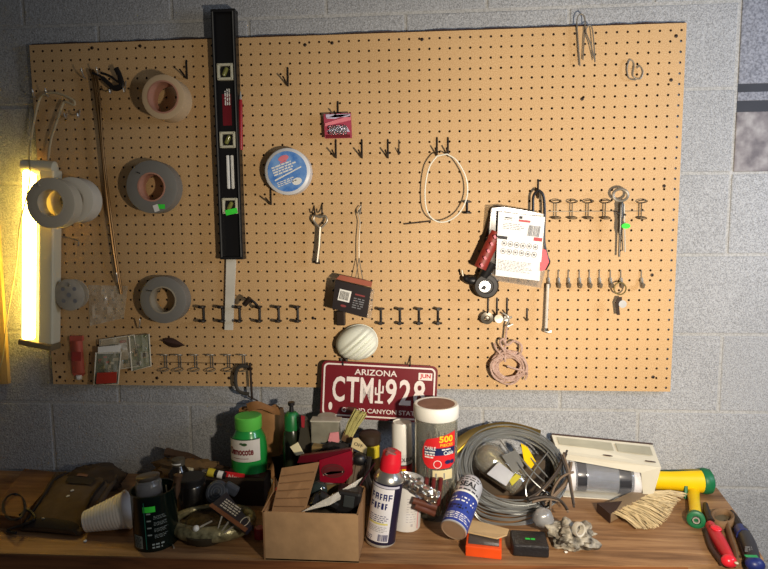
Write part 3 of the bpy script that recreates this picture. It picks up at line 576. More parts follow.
mb = MB(); mb.prism([W(492, 208, 2.3), W(505, 207, 2.3), W(544, 214, 2.3), W(545, 272, 1.6), W(541, 288, 1.6), W(490, 280, 1.6), (W(486, 262, 1.8))], (0, -1, 0), .5); part(t, 'clear_shell', mb, M('shell_clear', (170, 165, 160), .15, trans=.5, alpha=.45))
mb = MB(); mb.tube([W(497, 232, 2.0), W(480, 268, 2.0)], .62, 10, flat=.7); mb.cur = 1
for k in range(5): p = W(495-3.3*k, 237+7*k, 2.75); mb.box(p, (.22, .12, .32), rot('Y', -25))
part(t, 'red_socket_strip', mb, [M('brick_red', (128, 40, 30), .5), pinkc]); mb = MB(); mb.tube([W(487, 240, 1.8), W(499, 236, 2.4)], .3, 8); part(t, 'black_clip', mb, blk); mb = MB(); mb.tube([W(484, 276, 1.2), W(492, 262, 1.6)], .6, 10); part(t, 'black_grip', mb, blk)
mb = MB(); mb.prism([W(540, 248, 2.3), W(546, 250, 2.3), W(549, 262, 2.3), W(545, 270, 2.3), W(540, 271, 2.3)], (0, -1, 0), .7); part(t, 'red_jaw', mb, M('coral_red', (214, 60, 72), .5))
mb = MB(); mb.tube(cat_([W(538, 190, 1.3), W(533.5, 196, 1.3), W(533, 208, 1.3), W(533, 222, 1.5)], 6), .13, 8); mb.tube(cat_([W(538, 190, 1.3), W(543, 195, 1.3), W(544.5, 210, 1.3), W(544, 240, 1.4), W(547, 256, 1.6), W(549, 262, 1.6), W(545, 270, 1.6)], 6), .14, 8)
one('black_loop', 'long black wire loop running past the right side of the white package', 'loop', W(538, 190, 1), mb, blk)
mb = MB(); mb.prism([W(492, 209, .9), W(497, 206, .9), W(534, 211, .9), W(536, 270, .9), W(490, 268, .9), W(484, 240, .9)], (0, -1, 0), .7); one('leather_pouch', 'dark brown pouch hidden behind the white package', 'pouch', W(510, 208, .6), mb, M('pouch_brown', (62, 42, 30), .8))
# round black reel
c = W(484, 285, .3); t = T('black_reel', 'round black reel with chrome centre left of the white package', 'reel', c)
part(t, 'case', MB().lathe([(1.15, 0), (1.25, .15), (1.25, 1.1), (1.1, 1.3), (.75, 1.32), (.7, 1.15), (0, 1.15)], W(485, 285, .4), (0, -1, 0), 36), M('reel_black', (28, 23, 21), .55))
mb = MB(); mb.lathe([(.62, 0), (.55, .18), (0, .2)], W(484.5, 286.5, 1.5), (0, -1, 0), 24); part(t, 'chrome_centre', mb, chrome); mb = MB(); mb.poly(pm(W(484, 286, 1.78)), [(-.3, -.3), (0, .1), (.3, -.05), (.1, -.4)]); part(t, 'centre_mark', mb, ink)
part(t, 'clip_arm', MB().tube(cat_([W(478, 281, 1.0), W(469, 280, 1.0), W(464, 277, .9)], 5), [.5, .5, .5, .5, .5, .45, .4, .4, .4, .35, .3], 10), blk)
part(t, 'clip_tip', MB().tube([W(463, 276, .9), W(462, 270, .9)], .1, 6), zinc)
# washer, small silver parts
c = W(487, 318, .9); one('washer', 'round steel washer hanging under the black reel', 'washer', c, MB().lathe([(.62, 0), (.62, .15), (.3, .2), (.28, 0)], c, (0, -1, 0), 28, closed=True).lathe([(.2, 0), (.2, .25), (0, .27)], c, (0, -1, 0), 12), M('washer_steel', (92, 86, 76), .35, .6))
c = W(498, 319, .9); one('small_pulley', 'little dark steel pulley between the washer and the silver fitting', 'fitting', c, MB().lathe([(0, 0), (.42, 0), (.42, .2), (.2, .3), (.42, .4), (.42, .6), (0, .62)], c, (0, -1, .2), 20), zinc)
c = W(506, 319, 1.0); mb = MB(); mb.box(c, (.6, .3, .5), rot('Y', 20), bev=.08); mb.tube(cat_([W(503, 313, 1), W(509, 318, 1.2), W(507, 326, 1), W(513, 324, 1)], 5), .1, 8); mb.tube([W(500, 320, 1.2), W(512, 317, 1.2)], .12, 8); one('silver_fitting', 'bright tangled metal fitting above the rope coil', 'fitting', c, mb, steel)
# long rod with bright end
a = W(548, 284, .9); b = W(546, 328, .9); t = T('hanging_rod', 'slim pale rod with a bright hooked foot hanging from the first spring hook', 'rod', a)
part(t, 'shaft', MB().tube([a, b], .15, 8), M('bright_rod', (214, 208, 196), .35, .2)); part(t, 'foot', MB().tube(cat_([b, W(545, 331, .9), W(549, 332, 1), W(551, 331, 1)], 4), .14, 8), alu)
# T handle tool
t = T('tap_wrench', 'steel tool with an open ring top and green sticker among ring holders', 'tool', W(622, 196, 1.2)); mb = MB(); mb.tube([W(620.5+7.5*math.cos(2*PI*k/20), 195+6*math.sin(2*PI*k/20), 1.5) for k in range(20)], .14, 8, closed=True); part(t, 'ring', mb, zinc)
mb = MB(); mb.lathe([(.2, 0), (.3, -.3), (.24, -.7), (.32, -1.2), (.22, -1.8), (.26, -2.6), (.12, -3.2), (.1, -5.3)], W(621, 202, 1.4), (0, 0, 1), 14); mb.tube([W(617, 213, 1.6), W(626, 215, 1.6)], .09, 8); part(t, 'shank', mb, M('dark_steel', (84, 80, 74), .4, .8)); part(t, 'side_rod', MB().tube([W(624, 204, 1.3), W(625, 252, 1.0)], .08, 6), steel)
part(t, 'price_sticker', MB().disc(pm(W(626, 226, 1.9)), 0, 0, .42, .26, 16), green)
# key ring
t = T('key_ring', 'round key ring hanging from the eighth spring hook', 'key ring', W(620, 286, .9)); part(t, 'ring', MB().tube([W(620+6*math.cos(2*PI*k/24), 288.5+6*math.sin(2*PI*k/24), 1.3) for k in range(24)], .07, 6, closed=True), M('brass_ring', (130, 120, 80), .3, .9))
mb = MB(); mb.prism([W(618, 297, 1.3), W(622, 297, 1.3), W(622, 303, 1.3), W(619, 305, 1.3), W(620, 315, 1.3), W(617, 315, 1.3), W(615.5, 303, 1.3)], (0, -1, 0), .12); part(t, 'key', mb, drk); part(t, 'round_tag', MB().lathe([(0, 0), (.38, 0), (.38, .08), (0, .08)], W(622.5, 304, 1.4), (0, -1, 0), 20), chrome)
# rope coil
t = T('rope_coil', 'coil of pinkish cord hanging near the bottom edge of the board', 'rope', W(507, 330, .8)); rp = M('pink_cord', (160, 128, 112), .8, rgb2=(196, 166, 150), scale=120)
mb = MB()
for k in range(15):
    ox, oy = random.uniform(-1.5, 1.5), random.uniform(-1.5, 1.5); rx = random.uniform(11, 18.5); ry = random.uniform(9.5, 17); ph = random.uniform(0, 6); zz = .4+.06*k
    mb.tube([W(508+ox+rx*math.cos(a), 367+oy+ry*math.sin(a)+math.sin(3*a+ph), zz+.1*math.sin(2*a+ph)) for a in [2*PI*i/28 for i in range(28)]], .11, 7, closed=True)
part(t, 'coil', mb, rp); mb = MB(); mb.tube(cat_([W(507, 324, 1.0), W(506, 335, 1.0), W(505, 345, 1.1), W(505, 362, 1.3)], 5), .11, 7); mb.tube(cat_([W(505, 352, 1.2), W(500, 343, 1.2), W(503, 339, 1.2), W(507, 345, 1.2), W(514, 341, 1.2), W(521, 345, 1.2), W(521, 352, 1.2), W(516, 356, 1.2), W(507, 352, 1.2)], 6), .12, 7); mb.tube(cat_([W(494, 343, .8), W(497, 350, 1.0), W(503, 356, 1.2)], 5), .11, 7); mb.tube(cat_([W(507, 366, 1.4), W(516, 369, 1.4), W(527, 372, 1.1), W(525, 380, 1)], 5), .1, 7); part(t, 'knot', mb, rp)
# leaning board at far left
one('leaning_board', 'yellow pine board standing at the left edge behind the lamp cord', 'board', W(2, 390, 0), MB().prism([W(-40, 150, -.2), W(-3, 225, -.2), W(8, 384, -.2), W(-40, 384, -.2)], (0, -1, 0), .45), m_wood('pine', (150, 120, 70), (176, 146, 92), (196, 168, 112), (8, 8, 1)))
# ------------------------------------------------------------ things on the bench
UP = Vc(0, 0, 1)
def base(px, py, r): p = B(px, py); p.y += r; return p
def hgt(px, py, c, dy=0.): return W(px, py, -(c.y+dy))[2]-BT
def bright(name, rgb, **k): return M(name, rgb, **k)
def blob(c, r, seed, amp=.25, fr=1.2, nu=28, nv=18, Mx=None):
    c = Vector(c)
    def fn(u, v):
        a = 2*PI*u; b = PI*(v-.5); d = Vc(math.cos(b)*math.cos(a), math.cos(b)*math.sin(a), math.sin(b)); k = 1+amp*noise.noise(d*fr*1.7+Vc(seed, 0, 0))+amp*.6*noise.noise(d*fr*4+Vc(0, seed, 0))
        p = Vc(d.x*r[0], d.y*r[1], d.z*r[2])*k
        return c+(Mx@p if Mx else p)
    return MB().surf(fn, nu, nv, cu=True)
def sheetp(px, z, th=.12): return MB().prism([W(x, y, z if not isinstance(z, (list, tuple)) else z[i]) for i, (x, y) in enumerate(px)], (0, -1, 0), th)
# --- green coffee can with jar lid inside
r = 1.85; c = base(147, 553, r); H = hgt(147, 498, c, -r); ax = Vc(-.03, 0, 1).normalized()
t = T('green_can', 'dark green open can with a small green sticker near the front edge', 'can', c)
part(t, 'can_body', MB().lathe([(r*.97, 0), (r, .1), (r, H-.1), (r+.06, H), (r-.08, H), (r-.08, H-.3), (r-.08, .3), (0, .3)], c, ax, 48), M('can_green', (8, 22, 18), .22, var=.1))
f = cyl(c, ax, r); mb = MB(); mb.rect(f, -1.25, .35, -.3, 1.45, 5); mb.cur = 1; f2 = cyl(c, ax, r+.015); mb.lines(f2, -1.2, .4, -.35, 1.4, 9, .6, .4); mb.cur = 0
for k in range(4): mb.rect(f, .2, 1.5+k*.62, .55, 1.62+k*.62, 2)
for k in range(4): mb.lines(f, .75, 1.25+.55*k, 1.9, 1.6+.55*k, 3, .3, .6)
mb.cur = 2; mb.rect(f, .0, .3, .08, 4.4); mb.cur = 0; mb.lines(f, .5, .35, 1.5, .9, 2, .5)
part(t, 'printed_label', mb, [M('print_dim', (150, 158, 150), .6), ink, M('seam_green', (40, 110, 90), .4)]); part(t, 'price_sticker', MB().rect(f, -.05, 3.55, .95, 4.05, 4), green)
cj = c+Vc(-.55, .2, H-1.4); t = T('glass_jar', 'small clear glass jar sticking out of the dark green can', 'jar', cj); part(t, 'glass', MB().lathe([(1.0, 0), (1.1, .2), (1.1, 1.7), (.9, 2.0), (.85, 2.0), (1.0, 1.6), (1.0, .3), (0, .2)], cj, Vc(-.1, .1, 1), 32), clearp)
part(t, 'lid', MB().lathe([(.95, 2.0), (.98, 2.05), (.98, 2.35), (.85, 2.4), (0, 2.4)], cj, Vc(-.1, .1, 1), 32), M('pewter', (116, 108, 96), .3, .8))
c3 = c+Vc(1.2, 1.0, H-1.5); one('wooden_tool', 'worn dark brown tool handle leaning in the dark green can', 'handle', c3, MB().lathe([(.3, 0), (.42, .8), (.3, 1.6), (.4, 2.2), (0, 2.4)], c3, Vc(.2, .1, 1), 16), M('handle_brown', (72, 50, 32), .6))
a = c+Vc(2.0, -.6, 0); one('pale_string', 'thin pale string hanging down the right side of the dark green can', 'cord', a, MB().tube(cat_([W(166, 485, 11), W(168, 505, 12), W(166, 520, 12), W(169, 535, 12), B(174, 548, .1)], 6), .06, 6), M('cord_pale', (150, 140, 120), .7))
# --- ribbed white paper cup lying
a = W(86, 530, 11.5); b = W(128, 516, 10.5); a[2] = BT+1.0; b[2] = BT+1.75; ax = b-a; L = ax.length
prof = []
for k in range(121): u_ = k/120; prof.append((.92+.75*u_+.03*math.sin(u_*2*PI*13), L*u_))
t = T('paper_cup', 'ribbed white paper cup lying on its side against the green can', 'cup', a)
part(t, 'cup_wall', MB().lathe([(0, 0)]+prof+[(1.6, L-.02), (.85, .1), (0, .1)], a, ax, 40), M('ribbed_white', (236, 234, 230), .8, var=.04)); part(t, 'rolled_rim', MB().lathe([(1.62, L), (1.7, L+.04), (1.76, L), (1.7, L-.06)], a, ax, 40, closed=True), M('ribbed_white'))
# --- canvas pouch
A_, B_, C_, D_ = B(24, 531), B(79, 536), B(116, 480, 1.2), B(58, 477, 1.2)
def pouch(u, v, h0=0., k=1.): p = (A_*(1-u)+B_*u)*(1-v)+(D_*(1-u)+C_*u)*v; return p+UP*(h0+k*(1.1*math.sin(PI*min(1, max(0, u)))**.4*math.sin(PI*min(1, v*.9+.1))**.5+.18*noise.noise(Vc(u*4, v*4, 2))))
cv_ = M('canvas_brown', (84, 68, 50), .9, var=.12, scale=40, bump=.3); dcv = M('canvas_dark', (40, 32, 26), .85)
t = T('canvas_pouch', 'worn brown canvas tool pouch lying at the left end of the bench', 'pouch', (A_+C_)/2-UP*.6)
mb = MB(); mb.surf(lambda u, v: pouch(u, v, .35), 20, 20); mb.surf(lambda u, v: pouch(u, v, .0, .02), 8, 8); mb.tube(cat_([pouch(k/20, 0, .3, .3) for k in range(21)]+[pouch(1, k/20, .3, .3) for k in range(1, 21)]+[pouch(1-k/20, 1, .3, .3) for k in range(1, 21)]+[pouch(0, 1-k/20, .3, .3) for k in range(1, 20)], 1), .32, 8, closed=True)
part(t, 'body', mb, cv_)
part(t, 'bottom_band', MB().surf(lambda u, v: pouch(u, v*.1-.05, .42+.15*math.sin(v*PI)), 14, 5), dcv)
part(t, 'pocket_flap', MB().surf(lambda u, v: pouch(.35+.45*u, .62+.18*v, .5+.2*math.sin(PI*v)), 8, 5), dcv); part(t, 'reddish_label', MB().rect(lambda x, y: pouch(x, y, .75), .48, .74, .66, .79, 4), M('label_rose', (120, 84, 66), .6))
part(t, 'strap', MB().tube(cat_([pouch(-.02, .05, .5), pouch(.12, .4, .6), pouch(.1, .75, .6), pouch(.2, 1.0, .5)], 6), .16, 8, flat=.4), dcv)
part(t, 'strap', MB().tube(cat_([pouch(1.0, .05, .5), pouch(.93, .4, .6), pouch(.95, .75, .6)], 6), .2, 8, flat=.4), dcv)
for q in ((.55, .38), (.56, .48)): part(t, 'paint_spot', blob(pouch(*q, .42), (.16, .2, .04), 3, .3, nu=10, nv=6), paperw)
part(t, 'rivet', blob(pouch(.35, .02, .62), (.16, .08, .08), 1, .1, nu=10, nv=6), steel)
p = B(20, 505); a1, a2, a3, a4 = B(-8, 527), B(22, 531), B(62, 484), B(25, 480)
one('wooden_block', 'flat brown wooden block at the far left behind the canvas pouch', 'block', (a1+a3)/2, MB().prism([q+UP*1.3 for q in (a1, a2, a3, a4)], UP, 1.3), m_wood('block_wood', (86, 56, 30), (112, 76, 42), (136, 96, 56)))
one('wire_loop', 'black wire loop resting on the far left wooden block', 'wire', B(12, 515, 1.3), MB().tube(cat_([B(14+11*math.cos(a), 507+13*math.sin(a), 1.5+.3*math.sin(a*2)) for a in [2*PI*k/12 for k in range(12)]], 4, True), .12, 8, closed=True), blk)
mb = MB(); mb.tube(cat_([B(20, 515, 1.6), B(28, 510, 1.6), B(34, 520, 1.2), (B(8, 530, .3)), B(16, 533, .3)], 6), .13, 8); one('black_cable', 'short black cord curling beside the wire loop at far left', 'cord', B(20, 520), mb, blk)
# rear heap behind the can
def heap(lab, cat, c, r, m, seed, name, amp=.3): return one(name, lab, cat, Vector(c)-UP*r[2]*.9, blob(c, r, seed, amp), m)
c = W(92, 478, 3.5); heap('dark rumpled cloth against the wall behind the paper cup', 'cloth', (c[0], c[1], BT+1.2), (3.2, 2.4, 1.2), M('cloth_dark', (64, 50, 36), .95), 3, 'crumpled_cloth')
c = W(190, 463, 1.8); heap('tan brown rumpled rag against the wall left of the green jar', 'rag', (c[0], c[1]-.3, BT+1.5), (3.9, 1.4, 1.7), M('rag_tan', (112, 88, 58), .95), 9, 'crumpled_rag', .4)
a, b = W(166, 452, 2.0), W(232, 470, 2.2); one('wood_stick', 'short dark broken stick lying on top of the tan rag', 'stick', (a+b)/2, MB().tube(cat_([a, (a*2+b)/3+UP*.15, (a+b*2)/3-UP*.1, b], 5), [.5, .48, .42, .4, .42, .44, .4, .36, .34, .3, .3, .3, .28, .26, .25, .2], 8), M('stick_brown', (66, 46, 30), .85))
# black canisters
r = 1.35; c = B(187, 520)+Vc(0, r, 0); t = T('black_canister', 'squat black jar with a ribbed lid standing in the curved tray', 'jar', c); part(t, 'body', MB().lathe([(r, .1), (r, 2.9), (r*.9, 3.1), (0, 3.1)], c, UP, 36), M('jar_black', (20, 18, 16), .25)); part(t, 'lid', MB().lathe([(r*.97, 3.05), (r*.97, 3.6), (r*.9, 3.7), (0, 3.7)], c, UP, 36), blk)
r = 1.0; c = B(176, 508)+Vc(0, r, 0); t = T('dark_bottle', 'small dark bottle with pale cap lines behind the squat black jar', 'bottle', c); part(t, 'body', MB().lathe([(r, 0), (r, 3.2), (.6, 3.8), (.5, 4.1), (0, 4.1)], c, UP, 28), M('bottle_dark', (30, 24, 20), .2)); part(t, 'cap', MB().lathe([(.62, 4.0), (.62, 4.6), (0, 4.65)], c, UP, 24), M('cap_grey', (80, 74, 62), .5)); part(t, 'cap_band', MB().rect(cyl(c, UP, .66), -.5, 4.2, .5, 4.32, 5), paperw)
c = W(189, 471, 4.5); one('cream_cap', 'little cream square cap on the heap above the black jar', 'block', c-UP*.4, MB().box(c, (.8, .5, .6), rot('Y', 6), bev=.12), M('cream', (196, 186, 156), .6)); one('plastic_block', 'dark plastic block supporting the little cream square', 'block', (c[0], c[1], BT), MB().box((c[0], c[1]+.2, (BT+c[2]-.35)/2), (2.2, 1.4, c[2]-.35-BT), bev=.15), blk)  # small cream cap on its dark support block
# red labelled item
a = W(226, 476.5, 5.2); b = W(263, 481.5, 5.2); u = (b-a).normalized(); t = T('marker_box', 'narrow dark box with a bright red label below the green jar', 'box', a-UP*.6); Rm = Matrix((u, Vc(0, 1, 0), u.cross(Vc(0, 1, 0)))).transposed(); L = (b-a).length
part(t, 'box', MB().box((a+b)/2+Vc(0, .6, -.35), (L, 1.2, 1.5), Rm, bev=.05), M('box_maroon', (64, 24, 22), .5)); f = pm(a+Vc(0, -.03, 0), u, UP); mb = MB(); mb.rect(f, -.1, -.5, 1.9, .55); mb.cur = 1; mb.text('New', 1.3, .5, pm(a+Vc(0, -.06, 0), u, UP), .9, .05, .02, .2); part(t, 'red_label', mb, [M('label_red', (214, 40, 44), .5), M('label_rosewhite', (240, 190, 180), .5)])
a, b = W(205, 471, 5.5), W(226, 476, 5.4); t = T('glue_tube', 'small striped tube with a yellow tip left of the red label', 'tube', a); ax = b-a; L = ax.length; part(t, 'tube_body', MB().lathe([(.32, L*.4), (.35, L*.6), (.35, L), (0, L)], a, ax, 16), blk); part(t, 'yellow_tip', MB().lathe([(.4, .15*L), (.42, L*.25), (.4, L*.45), (0, L*.46)], a, ax, 16), M('tip_yellow', (196, 176, 50), .5)); part(t, 'white_ring', MB().lathe([(.37, L*.62), (.37, L*.72)], a, ax, 16).lathe([(.37, L*.8), (.37, L*.9)], a, ax, 16) if False else MB().lathe([(.37, L*.62), (.37, L*.86)], a, ax, 16), paperw); part(t, 'nozzle', MB().lathe([(.1, -.3), (.2, 0), (.3, .2*L)], a, ax, 12), clearp)
one('dark_carton', 'low dark carton holding up the red labelled box', 'box', (a[0]+2, a[1]+.5, BT), MB().box((W(236, 480, 4.5)[0], -4.6, BT+1.3), (6.6, 2.6, 2.6), bev=.06), M('carton_dark', (52, 38, 26), .8))
# curved tray
c = B(211, 533)+Vc(0, .5, 0); t = T('curved_tray', 'oval speckled metal tray with a thick shiny rim full of oddments', 'tray', c); sx, sy = 3.45, 2.5
bcol = M('rim_speckle', (176, 170, 132), .3, .4, rgb2=(84, 80, 56), scale=60, bump=.5, bscale=120)
part(t, 'basin', MB().lathe([(0, .05), (.8, .0), (.95, .4), (1.0, 1.0), (.93, 1.0), (.88, .5), (.75, .15), (0, .15)], c, UP, 56, sx=sy, sy=sx), M('basin_dark', (56, 50, 38), .5))
mb = MB(); mb.tube([c+Vc(sx*1.0*math.cos(a), sy*1.0*math.sin(a), .95+.0*math.sin(a)) for a in [2*PI*k/56 for k in range(56)]], [.5+.2*math.sin(-2*PI*k/56+.4) for k in range(56)], 12, closed=True); part(t, 'thick_rim', mb, bcol)
heap('dark jumble of rusty odds and ends filling the curved tray', 'oddments', c+UP*.75, (2.7, 1.9, .5), M('odds_dark', (34, 27, 20), .7, rgb2=(72, 58, 42), scale=90, bump=.6), 12, 'oddments', .5)['kind'] = 'stuff'
c = W(217, 492, 8.5); t = T('round_tin', 'round blue grey tin with ring pattern tilted among the oddments', 'tin', c-UP*.9); ax = Vc(-.1, -.8, .6); part(t, 'case', MB().lathe([(1.02, -.5), (1.08, -.4), (1.08, .1), (1.0, .15), (0, .15)], c, ax, 36), M('tin_bluegrey', (66, 72, 84), .45, .2)); mb = MB()
for rr in (.85, .55, .3): mb.lathe([(rr, .15), (rr, .2), (rr-.06, .2), (rr-.06, .15)], c, ax, 30, closed=True)
part(t, 'raised_ring', mb, M('tin_bluegrey2', (88, 94, 104), .45, .2)); part(t, 'neck', MB().box(c+Vc(1.3, .3, .2), (1.4, .6, 1.0), rot('Y', 30), bev=.25), M('tin_bluegrey'))
q = [B(209, 505, 2.5), B(245, 533, 1.6), B(252.5, 525, 2.2), B(226.5, 491, 3.1)]; q = [W(209, 506, 11.6), W(245, 532, 13.9), W(252.5, 524.5, 13.2), W(226.5, 492, 10.4)]
n = (q[1]-q[0]).cross(q[3]-q[0]).normalized(); n = -n if n.z < 0 else n; t = T('printed_card_box', 'dark blue printed packet with an oval mark lying askew on the tray', 'packet', (q[0]+q[2])/2-UP*.5)
part(t, 'box', MB().prism(q, n, .5), M('packet_navy', (34, 34, 48), .45)); o = (q[0]+q[1]+q[2]+q[3])/4+n*.03; u = (q[1]-q[0]).normalized(); v = (q[3]-q[0]); v = (v-u*v.dot(u)).normalized(); f = lambda x, y: o+u*x+v*y
mb = MB(); mb.lines(f, -1.6, -.1, .9, .8, 4, .5, .4); mb.ringp(f, 1.55, 0, .38, .5, .07, 24); mb.text('00', .4, .3, f, 1.55, 0, .02) if False else None; part(t, 'print', mb, M('print_white', (196, 196, 190), .5)); part(t, 'brown_side', MB().prism([q[0]+n*.02, q[1]+n*.02, q[1]-u*.0+v*.35+n*.02, q[0]+v*.35+n*.02], n, .04), M('side_brown', (112, 70, 50), .6))
c = W(196, 528.5, 13.2); one('white_bead', 'small round white bead at the front of the tray', 'bead', c-UP*.25, blob(c, (.28, .28, .28), 1, .0, nu=16, nv=10), white)
mb = MB()
for x0, y0, x1, y1 in ((200, 527, 212, 521), (216, 535, 222, 516), (220, 534, 231, 518), (224, 533, 238, 523)): one('wire_bit', 'bright bit of stiff wire lying at px' if False else {200: 'bright wire bit pointing away from the white bead', 216: 'bright upright wire bit left of the printed packet', 220: 'bright slanted wire bit in the middle under the printed packet', 224: 'bright wire bit closest under the oval mark'}[x0], 'wire', W(x0, y0, 13), MB().tube([W(x0, y0, 13.2), W(x1, y1, 12.4)], .08, 6), steel)
c = B(258, 541)+Vc(0, .6, .5); one('pink_cap', 'small dark pink cap on the bench left of the cardboard box', 'cap', c-UP*.5, MB().lathe([(.5, -.5), (.5, .3), (.4, .42), (0, .44)], c, UP, 20), M('dull_pink', (150, 34, 48), .4))
# --- fertilizer jar
D = 3.2; c = Vc(W(250, 470, D)[0], -D, BT); H = W(250, 415, D)[2]-BT; r = 1.83; gj = M('jar_green', (34, 142, 62), .25, var=.06, coat=.3)
t = T('fertilizer_jar', 'bright green plastic Osmocote jar standing against the paper bag', 'jar', c); 
prf = [(r*.95, 0), (r, .15), (r, H-3.6), (r*.98, H-2.9), (r*.9, H-2.2), (r*.74, H-1.6), (r*.68, H-1.3), (r*.68, H-1.0)]; part(t, 'bottle', MB().lathe(prf+[(0, H-1.0)], c, UP, 48), gj)
lp = [(1.3+(.03 if k % 2 else 0), .0) for k in range(2)]; mb = MB(); mb.lathe([(1.33, H-1.3), (1.36, H-1.25), (1.36, H-.1), (1.26, H), (0, H)], c, UP, 48)
part(t, 'screw_lid', mb, M('lid_green', (92, 188, 74), .4, var=.05)); f = cyl(c, UP, r+.01); mb = MB(); zl = W(250, 462, D+r)[2]-BT; zh = W(250, 441, D+r)[2]-BT
mb.rect(f, -1.9, zl-.05, 1.7, zh+.05, 14); mb.cur = 1; f2 = cyl(c, UP, r+.03); mb.rect(f2, -1.9, zh+.02, 1.7, zh+.12, 14); mb.cur = 2; mb.text('Osmocote', 2.7, .78, f2, -.35, (zl+zh)/2-.05, .035); mb.rect(f2, -1.2, zl+.28, .5, zl+.33, 8); mb.cur = 3; mb.disc(f2, .1, zh-.4, .3, .16, 14); mb.disc(f2, -.2, zh-.33, .2, .1, 14); mb.cur = 3; mb.poly(f2, [(-1.9, zl-.05), (1.7, zl-.05), (1.7, zl+.5), (.9, zl+.2), (-.2, zl+.05)]) if False else None
part(t, 'front_label', mb, [M('label_pale', (206, 200, 190), .5), M('label_darkgreen', (20, 80, 40), .5), M('lettering_red', (110, 24, 30), .5), M('leaf_green', (50, 80, 44), .5)])
mb = MB(); f3 = cyl(c, UP, r+.01); mb.poly(f3, [(-1.2, zl-1.5), (1.9, zl-1.5), (1.9, zl-.1)]); mb.rect(f3, -1.9, zl-1.9, 1.9, zl-1.5, 12); 
part(t, 'lower_label', mb, M('label_green2', (48, 132, 54), .5)); 
# paper bag
c = W(262, 470, 1.4); pb = M('kraft_paper', (150, 108, 66), .9, var=.15, scale=25, bump=.4)
q0 = [(255, 408), (274, 402), (279, 416), (278, 450), (281, 492), (238, 490), (240, 412)]
t = T('paper_bag', 'crumpled brown paper bag standing against the wall behind the green jar', 'bag', (c[0], -1.2, BT)); zt = W(262, 408, 1.2)[2]
def bagf(u, v):
    a = 2*PI*u; k = 1+.12*noise.noise(Vc(math.cos(a)*2, math.sin(a)*2, v*3))+.05*math.sin(9*a); x = (2.5-.25*v)*k*math.copysign(abs(math.cos(a))**.6, math.cos(a)); y = (1.15-.3*v)*k*math.copysign(abs(math.sin(a))**.6, math.sin(a))
    return Vc(W(259, 470, 1.4)[0]+x+.3*v, -1.2+y*.75, BT+(zt-BT)*v+(.35*noise.noise(Vc(math.cos(a)*3, math.sin(a)*3, 7)) if v > .9 else 0))
mb = MB(); mb.surf(bagf, 48, 20, cu=True); part(t, 'bag_wall', mb, pb); part(t, 'folded_flap', MB().surf(lambda u, v: W(246+32*u+3*v, 404+8*v-3*math.sin(u*5), 1.6+1.3*v+.2*math.sin(7*u)), 10, 5), pb)
# orange tipped tool
a, b = B(277, 497, .3), W(271, 478, 9); a = W(276, 494, 11); t = T('screwdriver', 'thin tool with a red orange collar leaning on the cardboard box', 'tool', a); part(t, 'handle', MB().lathe([(0, 0), (.32, .1), (.34, .5), (.2, .8)], a, b-a, 14), M('neon_orange', (250, 80, 50), .5)); part(t, 'blade', MB().lathe([(.14, .7), (.1, 1.8), (.06, 2.1), (0, 2.15)], a, b-a, 10), steel)
# --- dark bottle with green cap
D = 3.8; c = Vc(W(293, 470, D)[0], -D, BT); z = lambda y, D_=D: W(293, y, D_)[2]-BT; t = T('green_cap_bottle', 'dark tall bottle with a green cap and black spout near the wall', 'bottle', c); r = .95
part(t, 'body', MB().lathe([(r, 0), (r, z(440)), (r*.9, z(432)), (.7, z(428)), (0, z(428))], c, UP, 32), M('bottle_olive', (34, 40, 26), .25)); part(t, 'green_cap', MB().lathe([(.74, z(429)), (.72, z(415)), (.5, z(412)), (0, z(411))], c, UP, 28), M('cap_green', (22, 110, 54), .4)); part(t, 'spout', MB().lathe([(.25, z(412)), (.2, z(406)), (.35, z(405)), (.35, z(402)), (0, z(402))], c, UP, 16), blk)
D = 5.0; mb = sheetp([(302, 417), (306, 421), (313, 452), (314, 470), (300, 470), (297, 452), (300, 432)], D, .9); one('grey_trowel', 'grey pointed blade standing between the green cap bottle and clear case', 'blade', W(306, 470, D), mb, M('blade_grey', (74, 70, 58), .5, .4)); one('red_clip', 'tiny red clip at the tip of the grey pointed blade', 'clip', W(303, 424, D+.2), sheetp([(301, 416), (304.5, 417), (304, 428), (301.5, 427)], D+.3, .25), M('clip_red', (150, 36, 44), .5))
one('cream_tag', 'small cream paper tag tucked behind the cardboard flap', 'tag', W(299, 452, 7), sheetp([(290, 447), (297.5, 442.5), (304, 454.5), (296, 455.5)], 7, .15), M('cream_tag', (224, 214, 172), .8))
one('tan_box', 'little tan box between the cream tag and maroon packet', 'box', W(320, 460, 6.5), sheetp([(312, 446), (327, 448), (324, 462), (311, 459)], 6.5, .8), M('tan_box_c', (120, 98, 56), .8))
D = 5.2; t = T('clear_case', 'clear plastic case with pink card standing behind the maroon packet', 'case', W(325, 470, D)); part(t, 'case', MB().box((W(325, 440, D)[0], -D+.6, (W(325, 422, D)[2]+BT)/2), (2.75, 1.2, W(325, 422, D)[2]-BT), bev=.1), M('case_smoky', (150, 146, 128), .25, trans=.35, var=.2, scale=30)); mb = sheetp([(330, 433), (338.5, 432), (339.5, 441), (333, 449), (328, 441)], D+.15, .1); part(t, 'pink_card', mb, M('pink_card2', (206, 132, 134), .6)); part(t, 'lid_edge', MB().box((W(325, 422, D)[0], -D+.6, W(325, 421.5, D)[2]), (2.95, 1.3, .14), bev=.04), M('edge_pale', (176, 172, 156), .3))
c = Vc(W(327, 430, 2.5)[0], -2.5, BT); zt = W(327, 415, 2.5)[2]-BT; t = T('clear_tub', 'clear tub with a pale lid behind the clear case', 'tub', c); part(t, 'tub', MB().lathe([(.9, 0), (.95, zt-.7), (0, zt-.7)], c, UP, 28), M('case_smoky')); part(t, 'lid', MB().lathe([(1.02, zt-.7), (1.02, zt-.15), (.9, zt), (0, zt)], c, UP, 32), M('lid_pale', (172, 166, 146), .45))
